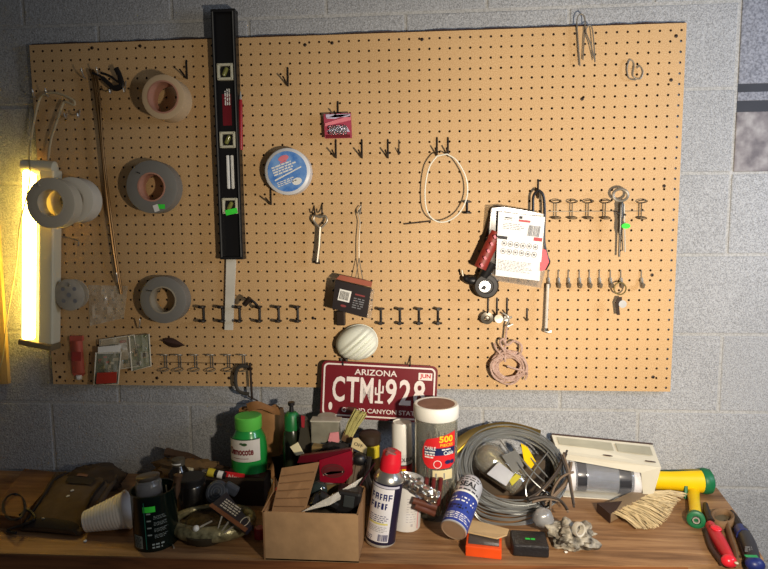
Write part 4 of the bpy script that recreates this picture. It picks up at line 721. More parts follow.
# hanks between
D = 6.5; one('black_rag', 'black crumpled cloth between the pink card and the brush', 'cloth', W(338, 462, D), blob(W(338, 452, D), (1.6, .6, .8), 5, .35), M('rag_black', (28, 24, 22), .9))
t = T('paint_brush', 'old flat brush with pale yellow green bristles standing up below the plate', 'brush', W(346, 450, 5.5)); D = 5.2
mb = MB()
for k in range(70):
    u_ = k/69; x0 = 347+7.5*u_-3+random.uniform(-.5, .5); y0 = 436+u_*3-1; x1 = 355.5+12*u_-1+random.uniform(-.6, .6); y1 = 410+4*u_+random.uniform(-1.5, 1.5); d_ = random.uniform(-.25, .25); mb.tube([W(x0, y0, D+d_), W((x0+x1)/2-1, (y0+y1)/2, D+d_), W(x1, y1, D+d_)], [.07, .075, .05], 5)
part(t, 'bristles', mb, M('bristle_olive', (168, 160, 98), .8, var=.2, scale=60)); mb = sheetp([(343.5, 433), (353, 438), (350, 444), (341, 440)], D+.3, .6); part(t, 'ferrule', mb, M('ferrule_copper', (166, 130, 96), .35, .8)); part(t, 'handle', MB().tube([W(345, 441, D), W(338, 470, D+.5)], .35, 10, flat=.6), blk)
t = T('price_tag', 'beige stringed paper tag leaning beside the old brush', 'tag', W(358, 452, 7)); q = [(353, 438.5), (358, 438), (367, 448), (366, 454), (361, 452), (351, 447)]; part(t, 'card', sheetp(q, 7, .12), M('tag_beige', (198, 180, 134), .8)); o = W(358.5, 445, 7.04); part(t, 'print', MB().text('OFF', .85, .32, pm(o, (1, 0, -.35), UP)), ink)
D = 4.0; c = Vc(W(370, 450, D)[0], -D, BT); z = lambda y: W(370, y, D)[2]-BT; t = T('yellow_label_jar', 'dark jar with a yellow label and black lid behind the red capped spray', 'jar', c); part(t, 'body', MB().lathe([(1.0, 0), (1.0, z(440)), (0, z(440))], c, UP, 32), M('jar_brown', (60, 44, 26), .3)); part(t, 'lid', MB().lathe([(1.1, z(441)), (1.1, z(434)), (.9, z(432)), (0, z(431.5))], c, UP, 32), M('lid_dark', (50, 38, 28), .5)); part(t, 'yellow_label', MB().rect(cyl(c, UP, 1.02), -.2, z(455), 1.2, z(443), 8), M('label_yellow', (206, 188, 50), .5))
c = W(359, 459, 7.5); one('black_knob', 'round black knob below the beige tag', 'ball', c-UP*.6, blob(c, (.75, .6, .6), 2, .06), blk)  # round black knob under the tag
one('dark_board', 'flat dark slat standing upright behind the odds between box and jar', 'board', W(345, 480, 3), MB().box((W(322, 470, 2)[0], -1.6, BT+1.7), (12, .7, 3.4), bev=.05), M('slat_dark', (44, 34, 26), .9))
t = T('twine_bundle', 'brownish bundle of twine and straps right of the maroon packet', 'bundle', W(366, 490, 7)); mb = MB()
for k in range(9): x = 353+random.uniform(0, 18); mb.tube(cat_([W(x, 458+random.uniform(-4, 4), 7), W(x+random.uniform(-4, 4), 475, 7.6), W(x+random.uniform(-6, 4), 490, 8.2), W(x+random.uniform(-5, 5), 505, 8.6)], 4), random.uniform(.18, .34), 7)
part(t, 'straps', mb, M('twine_brown', (92, 76, 58), .85, var=.25)); part(t, 'pink_thread', MB().tube(cat_([W(375, 463, 7.8), W(366, 476, 8.2), W(360, 486, 9)], 5), .07, 6), M('thread_rose', (140, 60, 66), .7))
# --- cardboard box
P1 = B(263.5, 561); P2 = B(359, 562); zf = -(P1.y+P2.y)/2; P1.y = P2.y = -zf; Hh = (W(264.5, 513.5, zf)[2]+W(359, 513.5, zf)[2])/2-BT; P3 = B(366, 486, Hh); dep = P3.y-P2.y; wd = P2.x-P1.x
t = T('cardboard_box', 'open brown cardboard box at the front centre left of the bench', 'box', ((P1.x+P2.x)/2, -zf+dep/2, BT)); cx = (P1.x+P2.x)/2; sh = P3.x-P2.x; th = .14
def panel(a, b, h, o=Vc(0, 0, 0)): a, b = Vector(a), Vector(b); nrm = (b-a).cross(UP).normalized(); return MB().prism([a, b, b+UP*h, a+UP*h], nrm, th)
bk = [Vc(P1.x+sh*.4, -zf+dep, BT), Vc(P2.x+sh, -zf+dep, BT)]; fr = [Vc(P1.x, -zf, BT), Vc(P2.x, -zf, BT)]
part(t, 'front_panel', panel(fr[0], fr[1], Hh), card2); part(t, 'back_panel', panel(bk[1], bk[0], Hh), card); part(t, 'side_panel', panel(fr[1], bk[1], Hh), card); part(t, 'side_panel', panel(bk[0], fr[0], Hh), card)
mb = MB(); mb.prism([fr[0]+UP*.15, fr[1]+UP*.15, bk[1]+UP*.15, bk[0]+UP*.15], UP, .12); part(t, 'bottom_panel', mb, card)
a, b = fr[0]+UP*Hh, bk[0]+UP*Hh; part(t, 'left_flap', MB().prism([a, b, b+Vc(-.1, 0, 1.2)+Vc(0, -1, 0), a+Vc(.6, 1.5, 1.1)], (1, 0, 0), .1), card)
q = [W(304.4, 513, zf-.6), W(271.5, 512, zf-.6), W(281.7, 468, zf-3.6), W(319, 462, zf-3.6)]; t2 = T('cardboard_flap', 'loose ridged cardboard sheet propped up inside the box', 'cardboard', (q[0]+q[1])/2); mb = MB(); nrm = (q[1]-q[0]).cross(q[2]-q[1]).normalized(); nrm = -nrm if nrm.y > 0 else nrm
mb.prism(q, nrm, .14); part(t2, 'sheet', mb, card); mb = MB()
for k in range(5):
    v_ = .12+.17*k; a = q[1]*(1-v_)+q[2]*v_; b = q[0]*(1-v_)+q[3]*v_; mb.tube([a+(b-a)*.05+nrm*.03, a+(b-a)*.95+nrm*.03], .05, 6)
part(t2, 'crease', mb, M('crease_brown', (120, 88, 58), .9))
q = [(319, 460.4), (352, 450.5), (352.5, 474), (343, 484), (320, 482)]; D = zf-4.5; t = T('maroon_packet', 'shiny maroon plastic packet behind the open cardboard box', 'packet', W(335, 484, D)); part(t, 'pouch', sheetp(q, D, .7), M('maroon_gloss', (128, 16, 36), .2, coat=.4)); f = pm(W(333, 472, D+.03)); mb = MB(); mb.ringp(f, 0, .1, 1.05, .65, .16); mb.disc(f, 0, .1, .85, .45); mb.cur = 1; mb.poly(f, [(-.9, -.35), (1.0, 0), (1.0, .12), (-.2, .05), (-.9, -.2)]); part(t, 'oval_print', mb, [M('oval_dark', (84, 32, 34), .4), M('oval_white', (200, 180, 160), .4)])
part(t, 'upper_strip', sheetp([(297, 463), (300, 456), (330, 452), (350, 449), (352, 452), (330, 458), (318, 462)], D-.2, .4), M('maroon_dark', (84, 14, 26), .3))
def inbox(px, py, d): return W(px, py, zf-d)
t = T('black_switch_box', 'black moulded box in the right of the cardboard box', 'box', inbox(349, 505, 2.5)); p = inbox(349, 499, 2.6); part(t, 'case', MB().box(p, (2.1, 1.6, 2.0), rot('Y', 8), bev=.25), blk); part(t, 'front_ridge', MB().box(p+Vc(.1, -.85, .2), (.9, .12, 1.0), rot('Y', 8), bev=.05), M('ridge_grey', (52, 56, 56), .3))
one('black_pliers', 'dark hand tool lying inside the middle of the cardboard box', 'tool', inbox(322, 508, 2), MB().tube(cat_([inbox(313, 506, 1.2), inbox(318, 496, 2), inbox(326, 500, 2), inbox(338, 506, 2)], 5), [.35]*6+[.5]*5+[.4]*5, 8), blk)
one('glass_lens', 'dark glassy lump behind the cardboard sheet in the box', 'lens', inbox(315, 492, 3), blob(inbox(317, 490, 3), (.9, .6, .8), 7, .1), M('dark_glass', (40, 48, 46), .08))
one('olive_card', 'olive brown card inside the box below the maroon packet', 'card', inbox(335, 500, 3.6), sheetp([(321, 486), (345, 484), (342, 500), (322, 502)], zf-3.6, .2), M('olive_card_c', (100, 82, 44), .8))
q = [(301, 511), (340, 489), (362, 478), (352, 489), (344, 497), (325, 503)]; one('clear_sheet', 'folded clear plastic sheet with a bright edge across the cardboard box', 'sheet', inbox(330, 500, 1), MB().prism([W(301, 512, zf-.4), W(333, 495, zf-1.5), W(363, 477, zf-3.5), W(350, 494, zf-2.6), W(330, 505, zf-1)], (0, -1, .2), .05), M('sheet_clear', (226, 220, 206), .12, trans=.45))
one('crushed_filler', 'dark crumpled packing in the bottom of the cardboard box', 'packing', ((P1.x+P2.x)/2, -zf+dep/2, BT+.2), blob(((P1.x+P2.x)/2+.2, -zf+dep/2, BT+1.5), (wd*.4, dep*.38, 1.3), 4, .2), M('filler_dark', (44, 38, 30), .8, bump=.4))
# --- spray can with red cap
r = 1.3; c = B(379, 548)+Vc(0, r, 0); D = -c.y; tp_ = W(392.5, 450, D-.3); ax = tp_-c; L = ax.length; ax.normalize(); t = T('spray_can', 'white and navy spray can with a red cap leaning right', 'can', c)
part(t, 'can_body', MB().lathe([(r*.9, 0), (r, .06), (r, L-2.6), (r*.97, L-2.3), (r*.8, L-2.0), (r*.62, L-1.75), (r*.6, L-1.6), (0, L-1.6)], c, ax, 48), M('can_navy', (38, 34, 58), .3, .3)); part(t, 'shoulder', MB().lathe([(r*1.01, L-2.6), (r*.985, L-2.32), (r*.82, L-2.0), (r*.64, L-1.74)], c, ax, 48), alu)
part(t, 'bottom_rim', MB().lathe([(r*1.03, -.02), (r*1.05, .12), (r*1.03, .2), (r*.9, .05)], c, ax, 40), steel)
mb = MB(); mb.lathe([(.9, L-1.75), (.92, L-1.0), (.9, L-.9), (.8, L-.15), (.55, L), (0, L-.05)], c, ax, 32, sm=True); part(t, 'red_cap', mb, M('cap_red', (200, 26, 42), .35)); part(t, 'cap_insert', MB().box(c+ax*(L-.15)+Vc(-.1, -.3, 0), (.9, .9, .5), rot('Y', 25), bev=.12), M('cap_grey_red', (112, 70, 68), .5))
f = cyl(c, ax, r, (-.34, -1, 0)); f2 = cyl(c, ax, r+.02, (-.34, -1, 0)); mb = MB(); mb.rect(f, -1.2, .45, 1.12, L-3.0, 14); mb.cur = 1
y = L-3.45
for row_ in range(2):
    x = -.95
    for k in range(5): 
        w = random.uniform(.24, .4); mb.rect(f2, x, y-.55, x+.1, y); mb.rect(f2, x, y-.12, x+w-.06, y); mb.rect(f2, x, y-.36, x+w-.06, y-.25); 
        if k % 2: mb.rect(f2, x+w-.16, y-.55, x+w-.06, y)
        x += w+.06
    y -= .8
mb.lines(f2, -.9, 2.2, .9, 2.9, 4, .35); mb.barcode(f2, .2, .55, 1.05, 1.15, 10); mb.lines(f2, -1.0, .55, -.2, 1.0, 3, .4); mb.cur = 2; mb.rect(f2, -1.0, 2.0, .9, 2.15, 8); mb.cur = 3; mb.lines(f2, -.9, 1.35, .9, 1.9, 4, .3)
part(t, 'front_label', mb, [M('label_white', (222, 220, 222), .4, var=.03), navy, M('label_yellowline', (216, 206, 120), .5), inkg]); part(t, 'upper_band', MB().rect(f, -1.6, L-2.95, 1.6, L-2.75, 16), M('band_white', (190, 188, 200), .4))
# --- open paint can
r = 1.42; c = B(404, 533)+Vc(0, r, 0); ax = Vc(.07, .05, 1).normalized(); H = hgt(404, 483, c, -r*.3); t = T('paint_can', 'white labelled paint can with an open silver rim behind the spray can', 'can', c)
part(t, 'can_body', MB().lathe([(r, 0), (r, H), (r+.06, H+.05), (r+.06, H+.2), (r-.18, H+.2), (r-.2, H), (r-.06, H-.2), (r-.06, .2), (0, .2)], c, ax, 44), M('can_white', (214, 212, 208), .4, var=.04)); part(t, 'silver_rim', MB().lathe([(r+.08, H+.05), (r+.1, H+.2), (r-.15, H+.3), (r-.2, H+.15)], c, ax, 44, closed=True), chrome)
f = cyl(c, ax, r); mb = MB(); mb.rect(f, 1.25, .2, 1.33, H-.2); mb.cur = 1; mb.lines(f, .1, .9, 1.1, H-1.0, 10, .3, .5); mb.rect(f, .55, .5, .75, .75); part(t, 'label_print', mb, [M('edge_pink', (214, 96, 110), .5), M('print_lightgrey', (176, 172, 176), .6)])
# --- white spray can near wall
D = 3.3; c = Vc(W(402, 450, D)[0], -D, BT); z = lambda y: W(403, y, D)[2]-BT; r = 1.02; t = T('spray_can', 'white spray can with a white cap left of the tall jar', 'can', c); part(t, 'can_body', MB().lathe([(r, 0), (r, z(450)), (0, z(450))], c, UP, 40), M('can_white')); part(t, 'white_cap', MB().lathe([(r+.02, z(451)), (r*.97, z(424)), (r*.86, z(421.5)), (r*.8, z(422.5)), (0, z(422.5))], c, UP, 40), M('cap_white', (224, 222, 214), .4, var=.03))
f = cyl(c, UP, r+.02); mb = MB(); mb.cur = 1; mb.rect(f, -1.4, z(480)+.2, 1.4, z(462), 10); mb.cur = 0; mb.rect(f, -1.4, z(462), 1.4, z(461), 10); f2 = cyl(c, UP, r+.04); mb.text('RUST-OLEUM', 2.5, .4, f2, 0, z(456), .02); mb.cur = 2; mb.lines(f2, -.8, z(468), .8, z(463.5), 1, .7, .3); part(t, 'front_label', mb, [ink, M('label_red2', (170, 28, 40), .45), yel])
# --- big jar
D = 6.0; c = Vc(W(436, 450, D)[0], -D, BT); z = lambda y, d=0.: W(436, y, D+d)[2]-BT; r = 2.02; H = z(403); t = T('cable_tie_jar', 'tall clear jar with a white lid labelled 500 pieces', 'jar', c)
part(t, 'jar_wall', MB().lathe([(r*.95, 0), (r, .2), (r, H-1.3), (r*.95, H-.9), (r*.88, H-.9), (r*.93, H-1.4), (r*.93, .25), (0, .2)], c, UP, 56), M('jar_clear', (226, 224, 210), .08, trans=.9, var=.02, ior=1.2))
part(t, 'lid_rim', MB().lathe([(r*1.04, H-1.25), (r*1.06, H-1.2), (r*1.06, H-.15), (r*1.0, H), (r*.88, H-.02), (r*.86, H-.1), (0, H-.1)], c, UP, 56), M('lid_white', (226, 224, 214), .45, var=.03)); part(t, 'lid_top', MB().lathe([(0, H-.04), (r*.9, H-.04), (r*.9, H-.12)], c, UP, 48), M('lid_rust', (122, 84, 70), .6, rgb2=(142, 106, 90), scale=30))
mb = MB()
for k in range(60):
    a = random.uniform(0, 2*PI); q = r*.8*math.sqrt(random.random()); a2 = a+random.uniform(-.5, .5); q2 = r*.8*random.random(); mb.cur = random.choice((0, 0, 0, 1, 2)); mb.tube([c+Vc(q*math.cos(a), q*math.sin(a), .4), c+Vc(q2*math.cos(a2)*.9, q2*math.sin(a2)*.9, random.uniform(H*.45, H-2.3))], random.uniform(.06, .12), 5)
o_ = part(t, 'cable_ties', mb, [M('tie_black', (38, 30, 26), .5), M('tie_red', (120, 30, 32), .5), M('tie_pale', (150, 140, 110), .5)]); o_['kind'] = 'stuff'
f = cyl(c, UP, r+.01); f2 = cyl(c, UP, r+.03); f3 = cyl(c, UP, r+.045); F_ = lambda y: z(y, r)
def ell(y0, y1, hw, cx=.1, n=14):
    ym, h2 = (F_(y0)+F_(y1))/2, (F_(y0)-F_(y1))/2; vs = []; 
    return ym, h2
mb = MB(); ytop, ybot = F_(433), F_(469)
def lab(x0, x1, yb, yt, n=16):
    vs = [];
    for i in range(n+1):
        u_ = i/n; x = x0+(x1-x0)*u_; vs += [f(x, yb(u_)), f(x, yt(u_))]
    mb.add(vs, [(2*i, 2*i+2, 2*i+3, 2*i+1) for i in range(n)])
lab(-1.35, 2.0, lambda u: ybot+.9*(1-min(1, u*5)**.5)*1.0+.0+(.55*max(0, u-.8)*4), lambda u: ytop-.75*(1-u)**1.0-(1.0*(1-min(1, u*7)**.6))); mb.cur = 1; ym = F_(452)
mb.rect(f2, -1.15, ym-.35, 1.95, ym+.35, 10); mb.cur = 2; f4 = cyl(c, UP, r+.05); mb.text('CABLE', 1.1, .34, f4, -.6, ym+.32, .02); mb.text('TIES', .9, .34, f4, -.65, ym-.12, .02) if False else mb.lines(f4, -1.1, ym-.6, -.1, ym+.1, 3, .6, .3); mb.text('Cable', 1.05, .38, f4, 1.2, ym-.15, .02); mb.lines(f4, .5, ym+.13, 1.5, ym+.28, 1, .8, .3)
mb.cur = 3; mb.text('500', 1.4, .62, f4, .95, F_(439.5), .03); mb.text('PIECES', 1.3, .26, f4, 1.0, F_(445.5), .015); mb.cur = 2; mb.ringp(f4, .1, ybot+.45, .38, .38, .06, 18); mb.cur = 1; mb.disc(f4, 1.1, ybot+.6, .3, .2, 12); mb.rect(f4, 1.4, ybot+.4, 1.8, ybot+.75)
part(t, 'red_label', mb, [M('label_jar_red', (208, 36, 40), .4), M('label_jar_navy', (24, 34, 80), .4), white, M('label_jar_yellow', (250, 200, 40), .4)])
mb = MB(); mb.rect(f, -.35, F_(480), 1.6, F_(470.5), 8); mb.cur = 1; mb.text('410', 1.2, .4, f2, .6, F_(475.5), .03) if False else mb.lines(f2, -.1, F_(479), 1.1, F_(472), 1, .8, .35); part(t, 'beige_tag', mb, [M('tag_jar', (210, 196, 150), .6), inkg])
# --- foil strip and red rods
def foil(a, b, w, z0, z1, seed):
    a = Vc(*a); b = Vc(*b); d = (b-a).normalized(); n_ = Vc(-d[1], d[0])
    mb = MB(); 
    for s_ in (1, -1): mb.surf(lambda u, v: W(*(a+(b-a)*u+n_*(v-.5)*w*(1+.2*noise.noise(Vc(u*5, seed, 0)))), z0+(z1-z0)*u+s_*(.45*math.sin(PI*v)+.25*noise.noise(Vc(u*9, v*5, seed+s_)))), 36, 12)
    return mb
one('foil_strip', 'crumpled strip of silver foil between the paint can and blue can', 'foil', W(420, 492, 10), foil((400, 478), (438, 499), 14, 9.8, 10.8, 3), M('foil', (190, 188, 182), .22, .95, bump=.9, bscale=90))
for i, (x0, y0, x1, y1) in enumerate(((412, 500, 436, 507), (414, 505, 434, 513))): a = W(x0, y0, 10.2); one('wood_rod', ('upper' if i == 0 else 'lower')+' reddish brown rod under the foil strip', 'rod', a, MB().tube([a, W(x1, y1, 9.6)], .32, 10), M('rod_redbrown', (88, 48, 34), .5))
for i, x in enumerate((424, 431, 438)): a = B(x, 506); one('red_marker', '%s red and dark stick upright under the label of the tall jar' % ('left', 'middle', 'right')[i], 'stick', a, MB().tube([W(x, 505, 8.4), W(x+3, 478, 8.4)], .2, 8), M('stick_red', (92, 28, 26), .5))
# --- blue can lying toward the viewer
r = 1.14; a = W(453.5, 530, 12.4); b = W(470, 487, 8.2); ax = b-a; L = ax.length; ax.normalize(); t = T('blue_can', 'blue and white spray can lying with its bare base facing out', 'can', a-UP*1.1)
part(t, 'can_body', MB().lathe([(r*.92, 0), (r, .05), (r, L), (r*.95, L+.3), (r*.75, L+.7), (r*.5, L+.9), (0, L+.9)], a, ax, 48), M('can_silver_white', (196, 198, 204), .35, .3, var=.05)); part(t, 'bare_base', MB().lathe([(r*.97, -.03), (r*.9, -.07), (r*.82, 0), (r*.5, .12), (0, .15)], a, ax, 40), M('base_tan', (196, 172, 146), .35, .6))
f = cyl(a, ax, r, (0, -.6, 1)); f2 = cyl(a, ax, r+.02, (0, -.6, 1)); mb = MB(); mb.rect(f, -1.9, .1, 1.9, L*.68, 22); mb.cur = 1; mb.lines(f2, -1.4, .35, 1.4, 1.1, 4, .4, .5); mb.rect(f2, -1.7, L*.66, 1.7, L*.7, 16); mb.lines(f2, -1.2, L*.45, 1.2, L*.6, 2, .4, .4); mb.cur = 2; mb.lines(f2, -1.0, 1.4, 1.0, 1.9, 2, .7, .3)
part(t, 'blue_label', mb, [M('can_blue', (44, 62, 142), .35), paperw, blk]); mb = MB(); mb.text('SEAL', 1.7, .62, f2, 0, L*.86, .03); mb.lines(f2, -1.5, L*.96, 1.5, L*1.06, 2, .4, .5); mb.lines(f2, -1.7, L*.72, 1.7, L*.78, 1, .5, .5); part(t, 'seal_lettering', mb, ink)
# --- wire coil
def KZ(p, m=.15): return Vc(p[0], p[1], max(p[2], BT+m))
def zc(y): return 1.6+max(0, (y-424))/96*6.6
def ell_pts(cx, cy, rx, ry, tl, n=48, ph=0., wob=1.):
    o = []
    for k in range(n):
        a = 2*PI*k/n; x = rx*math.cos(a)*(1+.01*wob*math.sin(3*a+ph)); y = ry*math.sin(a)*(1+.01*wob*math.sin(2*a+ph)); X = cx+x*math.cos(tl)-y*math.sin(tl); Y = cy+x*math.sin(tl)+y*math.cos(tl); o.append((X, Y))
    return o
c = W(516, 512, 8); t = T('wire_coil', 'large coil of grey wire leaning on the wall at bench centre right', 'coil', c); mb = MB()
for k in range(17):
    u_ = k/16; pts = ell_pts(514+random.uniform(-2.2, 2.2), 470+random.uniform(-2, 2), 44+11*u_, 33+9.5*u_, .27+random.uniform(-.06, .06), 56, random.uniform(0, 6)); dz = random.uniform(-.25, .25)
    mb.tube([KZ(W(x, y, zc(y)+dz)) for x, y in pts], random.uniform(.07, .11), 7, closed=True)
gw = M('galvanised_wire', (158, 160, 158), .28, .7); part(t, 'coil_bundle', mb, gw); mb = MB()
for k in range(8): 
    d_ = k*3.0+random.uniform(-1, 1); mb.tube(cat_([KZ(q_) for q_ in (W(463+k, 488+d_*.6, zc(500)), W(480, 503+d_, zc(505)+.5), W(508, 510+d_*.95, zc(512)+.7), W(535, 507+d_*.7, zc(508)+.5), W(556-k, 497+d_*.3, zc(500)), W(566-k*2, 485+d_*.2, zc(490)))], 7), random.uniform(.06, .1), 6)
part(t, 'loose_strands', mb, gw); part(t, 'tie_wire', MB().tube(cat_([W(540, 500, 8.2), W(546, 492, 8.6), W(552, 500, 8.4), W(545, 507, 8.2), W(538, 498, 8.4)], 5), .09, 6), blk)
part(t, 'cross_strands', MB().tube(cat_([W(512, 446, 3.6), W(524, 462, 5), W(540, 478, 6), W(556, 490, 7)], 5), .08, 6).tube(cat_([W(520, 445, 3.6), W(536, 464, 5), W(552, 482, 6), W(560, 492, 7)], 5), .07, 6).tube(cat_([W(500, 440, 3.6), W(514, 458, 5.6), W(532, 480, 7), W(550, 496, 7.6)], 5), .06, 6).tube(cat_([W(548, 452, 3.8), W(536, 468, 5.6), W(526, 486, 7), W(528, 502, 7.6)], 5), .06, 6).tube(cat_([W(478, 492, 6.8), W(498, 498, 7.4), W(522, 500, 7.6), W(548, 492, 7.4)], 5), .07, 6), gw)
t = T('gold_strap', 'wide dull gold band curving behind the left of the wire coil', 'strap', W(445, 500, 5)); mb = MB(); pts = cat_([W(436, 505, 5.5), W(439, 480, 4.6), W(452, 452, 3.2), (W(476, 434, 2)), W(508, 428, 1.4), W(540, 436, 1.4)], 8); mb.tube(pts, .62, 10, flat=.18); part(t, 'band', mb, M('dull_gold', (128, 108, 62), .3, .7)); mb = MB(); mb.tube([p+Vc(.35, -.25, -.1) for p in pts[4:26]], .12, 7); part(t, 'bright_edge', mb, M('gold_bright', (206, 176, 60), .3, .7))
one('white_spout', 'white pointed cap peeking over the top of the wire coil', 'cap', W(492, 432, 1.5), sheetp([(484, 431), (491, 423.5), (501, 430), (498, 436)], 1.3, .7), white)
t = T('wrapped_lamp', 'clear wrapped bulb package with yellow strip inside the wire coil', 'package', W(508, 492, 5)); a, b = W(482, 452, 3.6), W(519, 484, 4.6); ax = b-a; L = ax.length; mb = MB(); mb.lathe([(0, -.6), (1.0, -.3), (1.5, .4), (1.6, 1.2), (1.45, L*.6), (1.2, L), (0, L+.1)], a, ax, 40); part(t, 'clear_dome', mb, M('dome_glass', (214, 210, 194), .04, trans=.8, var=.12, scale=18, ior=1.3, coat=1)); mb = MB(); mb.lathe([(.5, 0), (.9, .4), (.7, L*.6), (.5, L*.9), (0, L*.9)], a, ax, 24); part(t, 'inner_reflector', mb, M('amber_metal', (132, 112, 62), .25, .9))
n_ = Vc(0, -1, .2); mb = sheetp([(487, 474), (499, 462), (514, 474), (506, 486)], 6.4, .1); part(t, 'shiny_label', mb, M('shiny_white', (206, 208, 214), .2, .3)); mb = sheetp([(502, 456), (516, 450), (524, 466), (514, 474)], 5.9, .1); part(t, 'grey_label', mb, M('shiny_grey', (150, 150, 146), .25, .5))
mb = sheetp([(521, 444), (528, 448), (536, 462), (531, 469), (524, 460)], 4.6, .35); part(t, 'yellow_strip', mb, yel); part(t, 'yellow_strip', sheetp([(509, 480), (516, 474), (521, 477), (512, 486)], 5.8, .25), M('olive_yellow', (190, 180, 60), .5))
one('rear_box', 'dark brown carton behind the wire coil resting on the bench', 'box', W(512, 480, 2.0), MB().box((W(512, 470, 2)[0], -1.6, BT+1.9), (6.5, 1.6, 3.8), bev=.1), M('carton_brown', (74, 62, 48), .8))  # plain dark brown box behind the coil
t = T('cord_bundle', 'twisted dark cords at the right edge of the wire coil', 'cord', W(556, 500, 7)); mb = MB(); cds = [[(566, 452), (560, 466), (551, 480), (538, 494), (528, 500)], [(570, 462), (566, 480), (556, 492), (545, 503)], [(562, 455), (568, 472), (571, 488), (574, 505)], [(572, 470), (560, 476), (552, 490), (550, 508)], [(530, 500), (545, 497), (560, 500), (568, 510)]]
for k, q, e_ in [(k_, q_, e2) for k_, q_ in enumerate(cds) for e2 in range(3)]: jx, jy = random.uniform(-2.5, 2.5), random.uniform(-2.5, 2.5); mb.cur = (k+e_) % 2; mb.tube(cat_([W(x+jx*(1-.3*i_), y+jy, zc(y)+1.1+.2*k+.15*e_) for i_, (x, y) in enumerate(q)], 6), .1, 7)
part(t, 'cords', mb, [M('cord_dark', (58, 50, 44), .6), M('cord_tan', (112, 94, 76), .6)])
# --- orange box, paper strip, wallet, foil bag
a, b = B(465.4, 556), B(501.5, 560); u = (b-a).normalized(); bw = (b-a).length; v = Vc(-u.y, u.x, 0); h = .9; dp = (B(467, 531, h)-a-UP*h).dot(v); t = T('orange_case', 'small orange case with a dark top at the bench front', 'case', (a+b)/2+v*dp/2); Rm = Matrix((u, v, UP)).transposed()
part(t, 'case', MB().box((a+b)/2+v*dp/2+UP*h/2, (bw, dp, h), Rm, bev=.08), org_); part(t, 'dark_top', MB().box((a+b)/2+v*dp*.52+UP*(h+.03), (bw*.86, dp*.72, .1), Rm, bev=.03), M('case_top', (74, 66, 62), .35))
one('kraft_strip', 'torn tan paper strip lying on the back of the orange case', 'paper', B(485, 530, 1), MB().prism([B(466, 519, 1.1), B(478, 521, 1.1), B(509, 529, 1.0), B(507, 534.5, 1.0), B(497, 538, 1.2), B(465, 531, 1.2)], UP, .12), tan)
c = B(529, 543.5, .55); Rm = rot('Z', -3); t = T('black_wallet', 'black leather wallet with green print at the bench front', 'wallet', c-UP*.55); part(t, 'body', MB().box(c, (2.95, 2.5, 1.0), Rm, bev=.22, seg=3), M('leather_black', (30, 28, 30), .45, bump=.4, bscale=150)); part(t, 'flap', MB().box(c+Vc(0, -.85, .44), (2.8, .55, .16), Rm, bev=.07), M('leather_black')); mb = MB(); f = pm(c+Vc(.1, -.15, .52), Rm@Vc(1, 0, 0), Rm@Vc(0, 1, 0)); mb.lines(f, -.45, -.16, .5, .16, 1, .8, .2); part(t, 'green_print', mb, M('green_print', (40, 190, 70), .5))
def crumple(c, r, seed, nu=60, nv=40): return blob(c, r, seed, .5, 1.05, nu, nv)
mfoil = M('crumpled_sheet', (150, 142, 124), .45, .25, rgb2=(34, 30, 26), scale=26, bump=.8, bscale=50)
c = B(571, 535, .95); one('crumpled_foil', 'crumpled silver and black sheet at the bench front right of the wallet', 'foil', c-UP*.9, crumple(c, (1.75, 1.6, 1.05), 21), M('crumple_silver', (186, 178, 160), .55, .05, rgb2=(40, 35, 31), scale=52, bump=1.0, bscale=60))
c = W(582, 534, 13); one('foil_ring', 'bright curled ring at the right end of the crumpled sheet', 'foil', c, MB().lathe([(.55, -.3), (.62, .0), (.55, .2), (.42, .15), (.4, -.3)], c+Vc(-.1, .5, .1), (.5, -.8, .1), 20, closed=True), M('ring_silver', (206, 200, 184), .4, .3))
c = W(543, 518, 10.0); one('grey_bulb', 'smooth grey bulb between the wire coil and the crumpled sheet', 'bulb', c-UP*.9, blob(c, (.9, .8, .85), 2, .12), M('bulb_grey', (150, 150, 150), .3, .3))
# --- boxed bottle
a = B(563, 497); b = B(650, 502.5); u = (b-a).normalized(); v = Vc(-u.y, u.x, 0); bw = (b-a).length; Rm = Matrix((u, v, UP)).transposed(); Hb = 3.75; dp = 3.3
A2 = W(553, 434, .1)
t = T('bottle_package', 'cream carton with a clear front window holding a bottle', 'package', (a+b)/2+v*dp/2); cr = M('carton_cream', (206, 200, 180), .6, var=.04)
o = a; Px = lambda x, y, z_: o+u*x+v*y+UP*z_
FLt, FRt, BRt, BLt = W(558, 453, -a.y+.1), W(661, 467, -b.y+.1), W(652.5, 444.5, .5), W(551.5, 434.5, .8); tp4 = [FLt, FRt, BRt, BLt]; print('CARTON', [round(q_.z-BT, 2) for q_ in tp4], a, b); hz = (FLt.z+BLt.z)/2-BT; part(t, 'top_panel', MB().prism(tp4, UP, .1), cr); part(t, 'back_panel', MB().prism([Vc(BLt.x, BLt.y-.1, BT+.05), Vc(BRt.x, BRt.y-.1, BT+.05), BRt-UP*.1, BLt-UP*.1], Vc(0, -1, 0), .08), M('carton_inside', (120, 118, 110), .6)); part(t, 'side_panel', MB().prism([b+UP*.05, Vc(BRt.x, BRt.y, BT+.05), BRt, FRt], Vc(1, 0, 0), .1), cr); part(t, 'side_panel', MB().prism([a+UP*.05, Vc(BLt.x, BLt.y, BT+.05), BLt, FLt], Vc(1, 0, 0), .1), M('carton_edge', (70, 62, 52), .7)); part(t, 'bottom_panel', MB().box(Px(bw/2, dp/2, .06), (bw, dp, .1), Rm), cr)
part(t, 'front_frame', MB().prism([FLt-v*.05, FRt-v*.05, b-v*.05+u*.1, b-v*.05-u*.6, W(641, 473, -b.y+.15), W(563, 459, -a.y+.15)], v*-1, .06), cr)
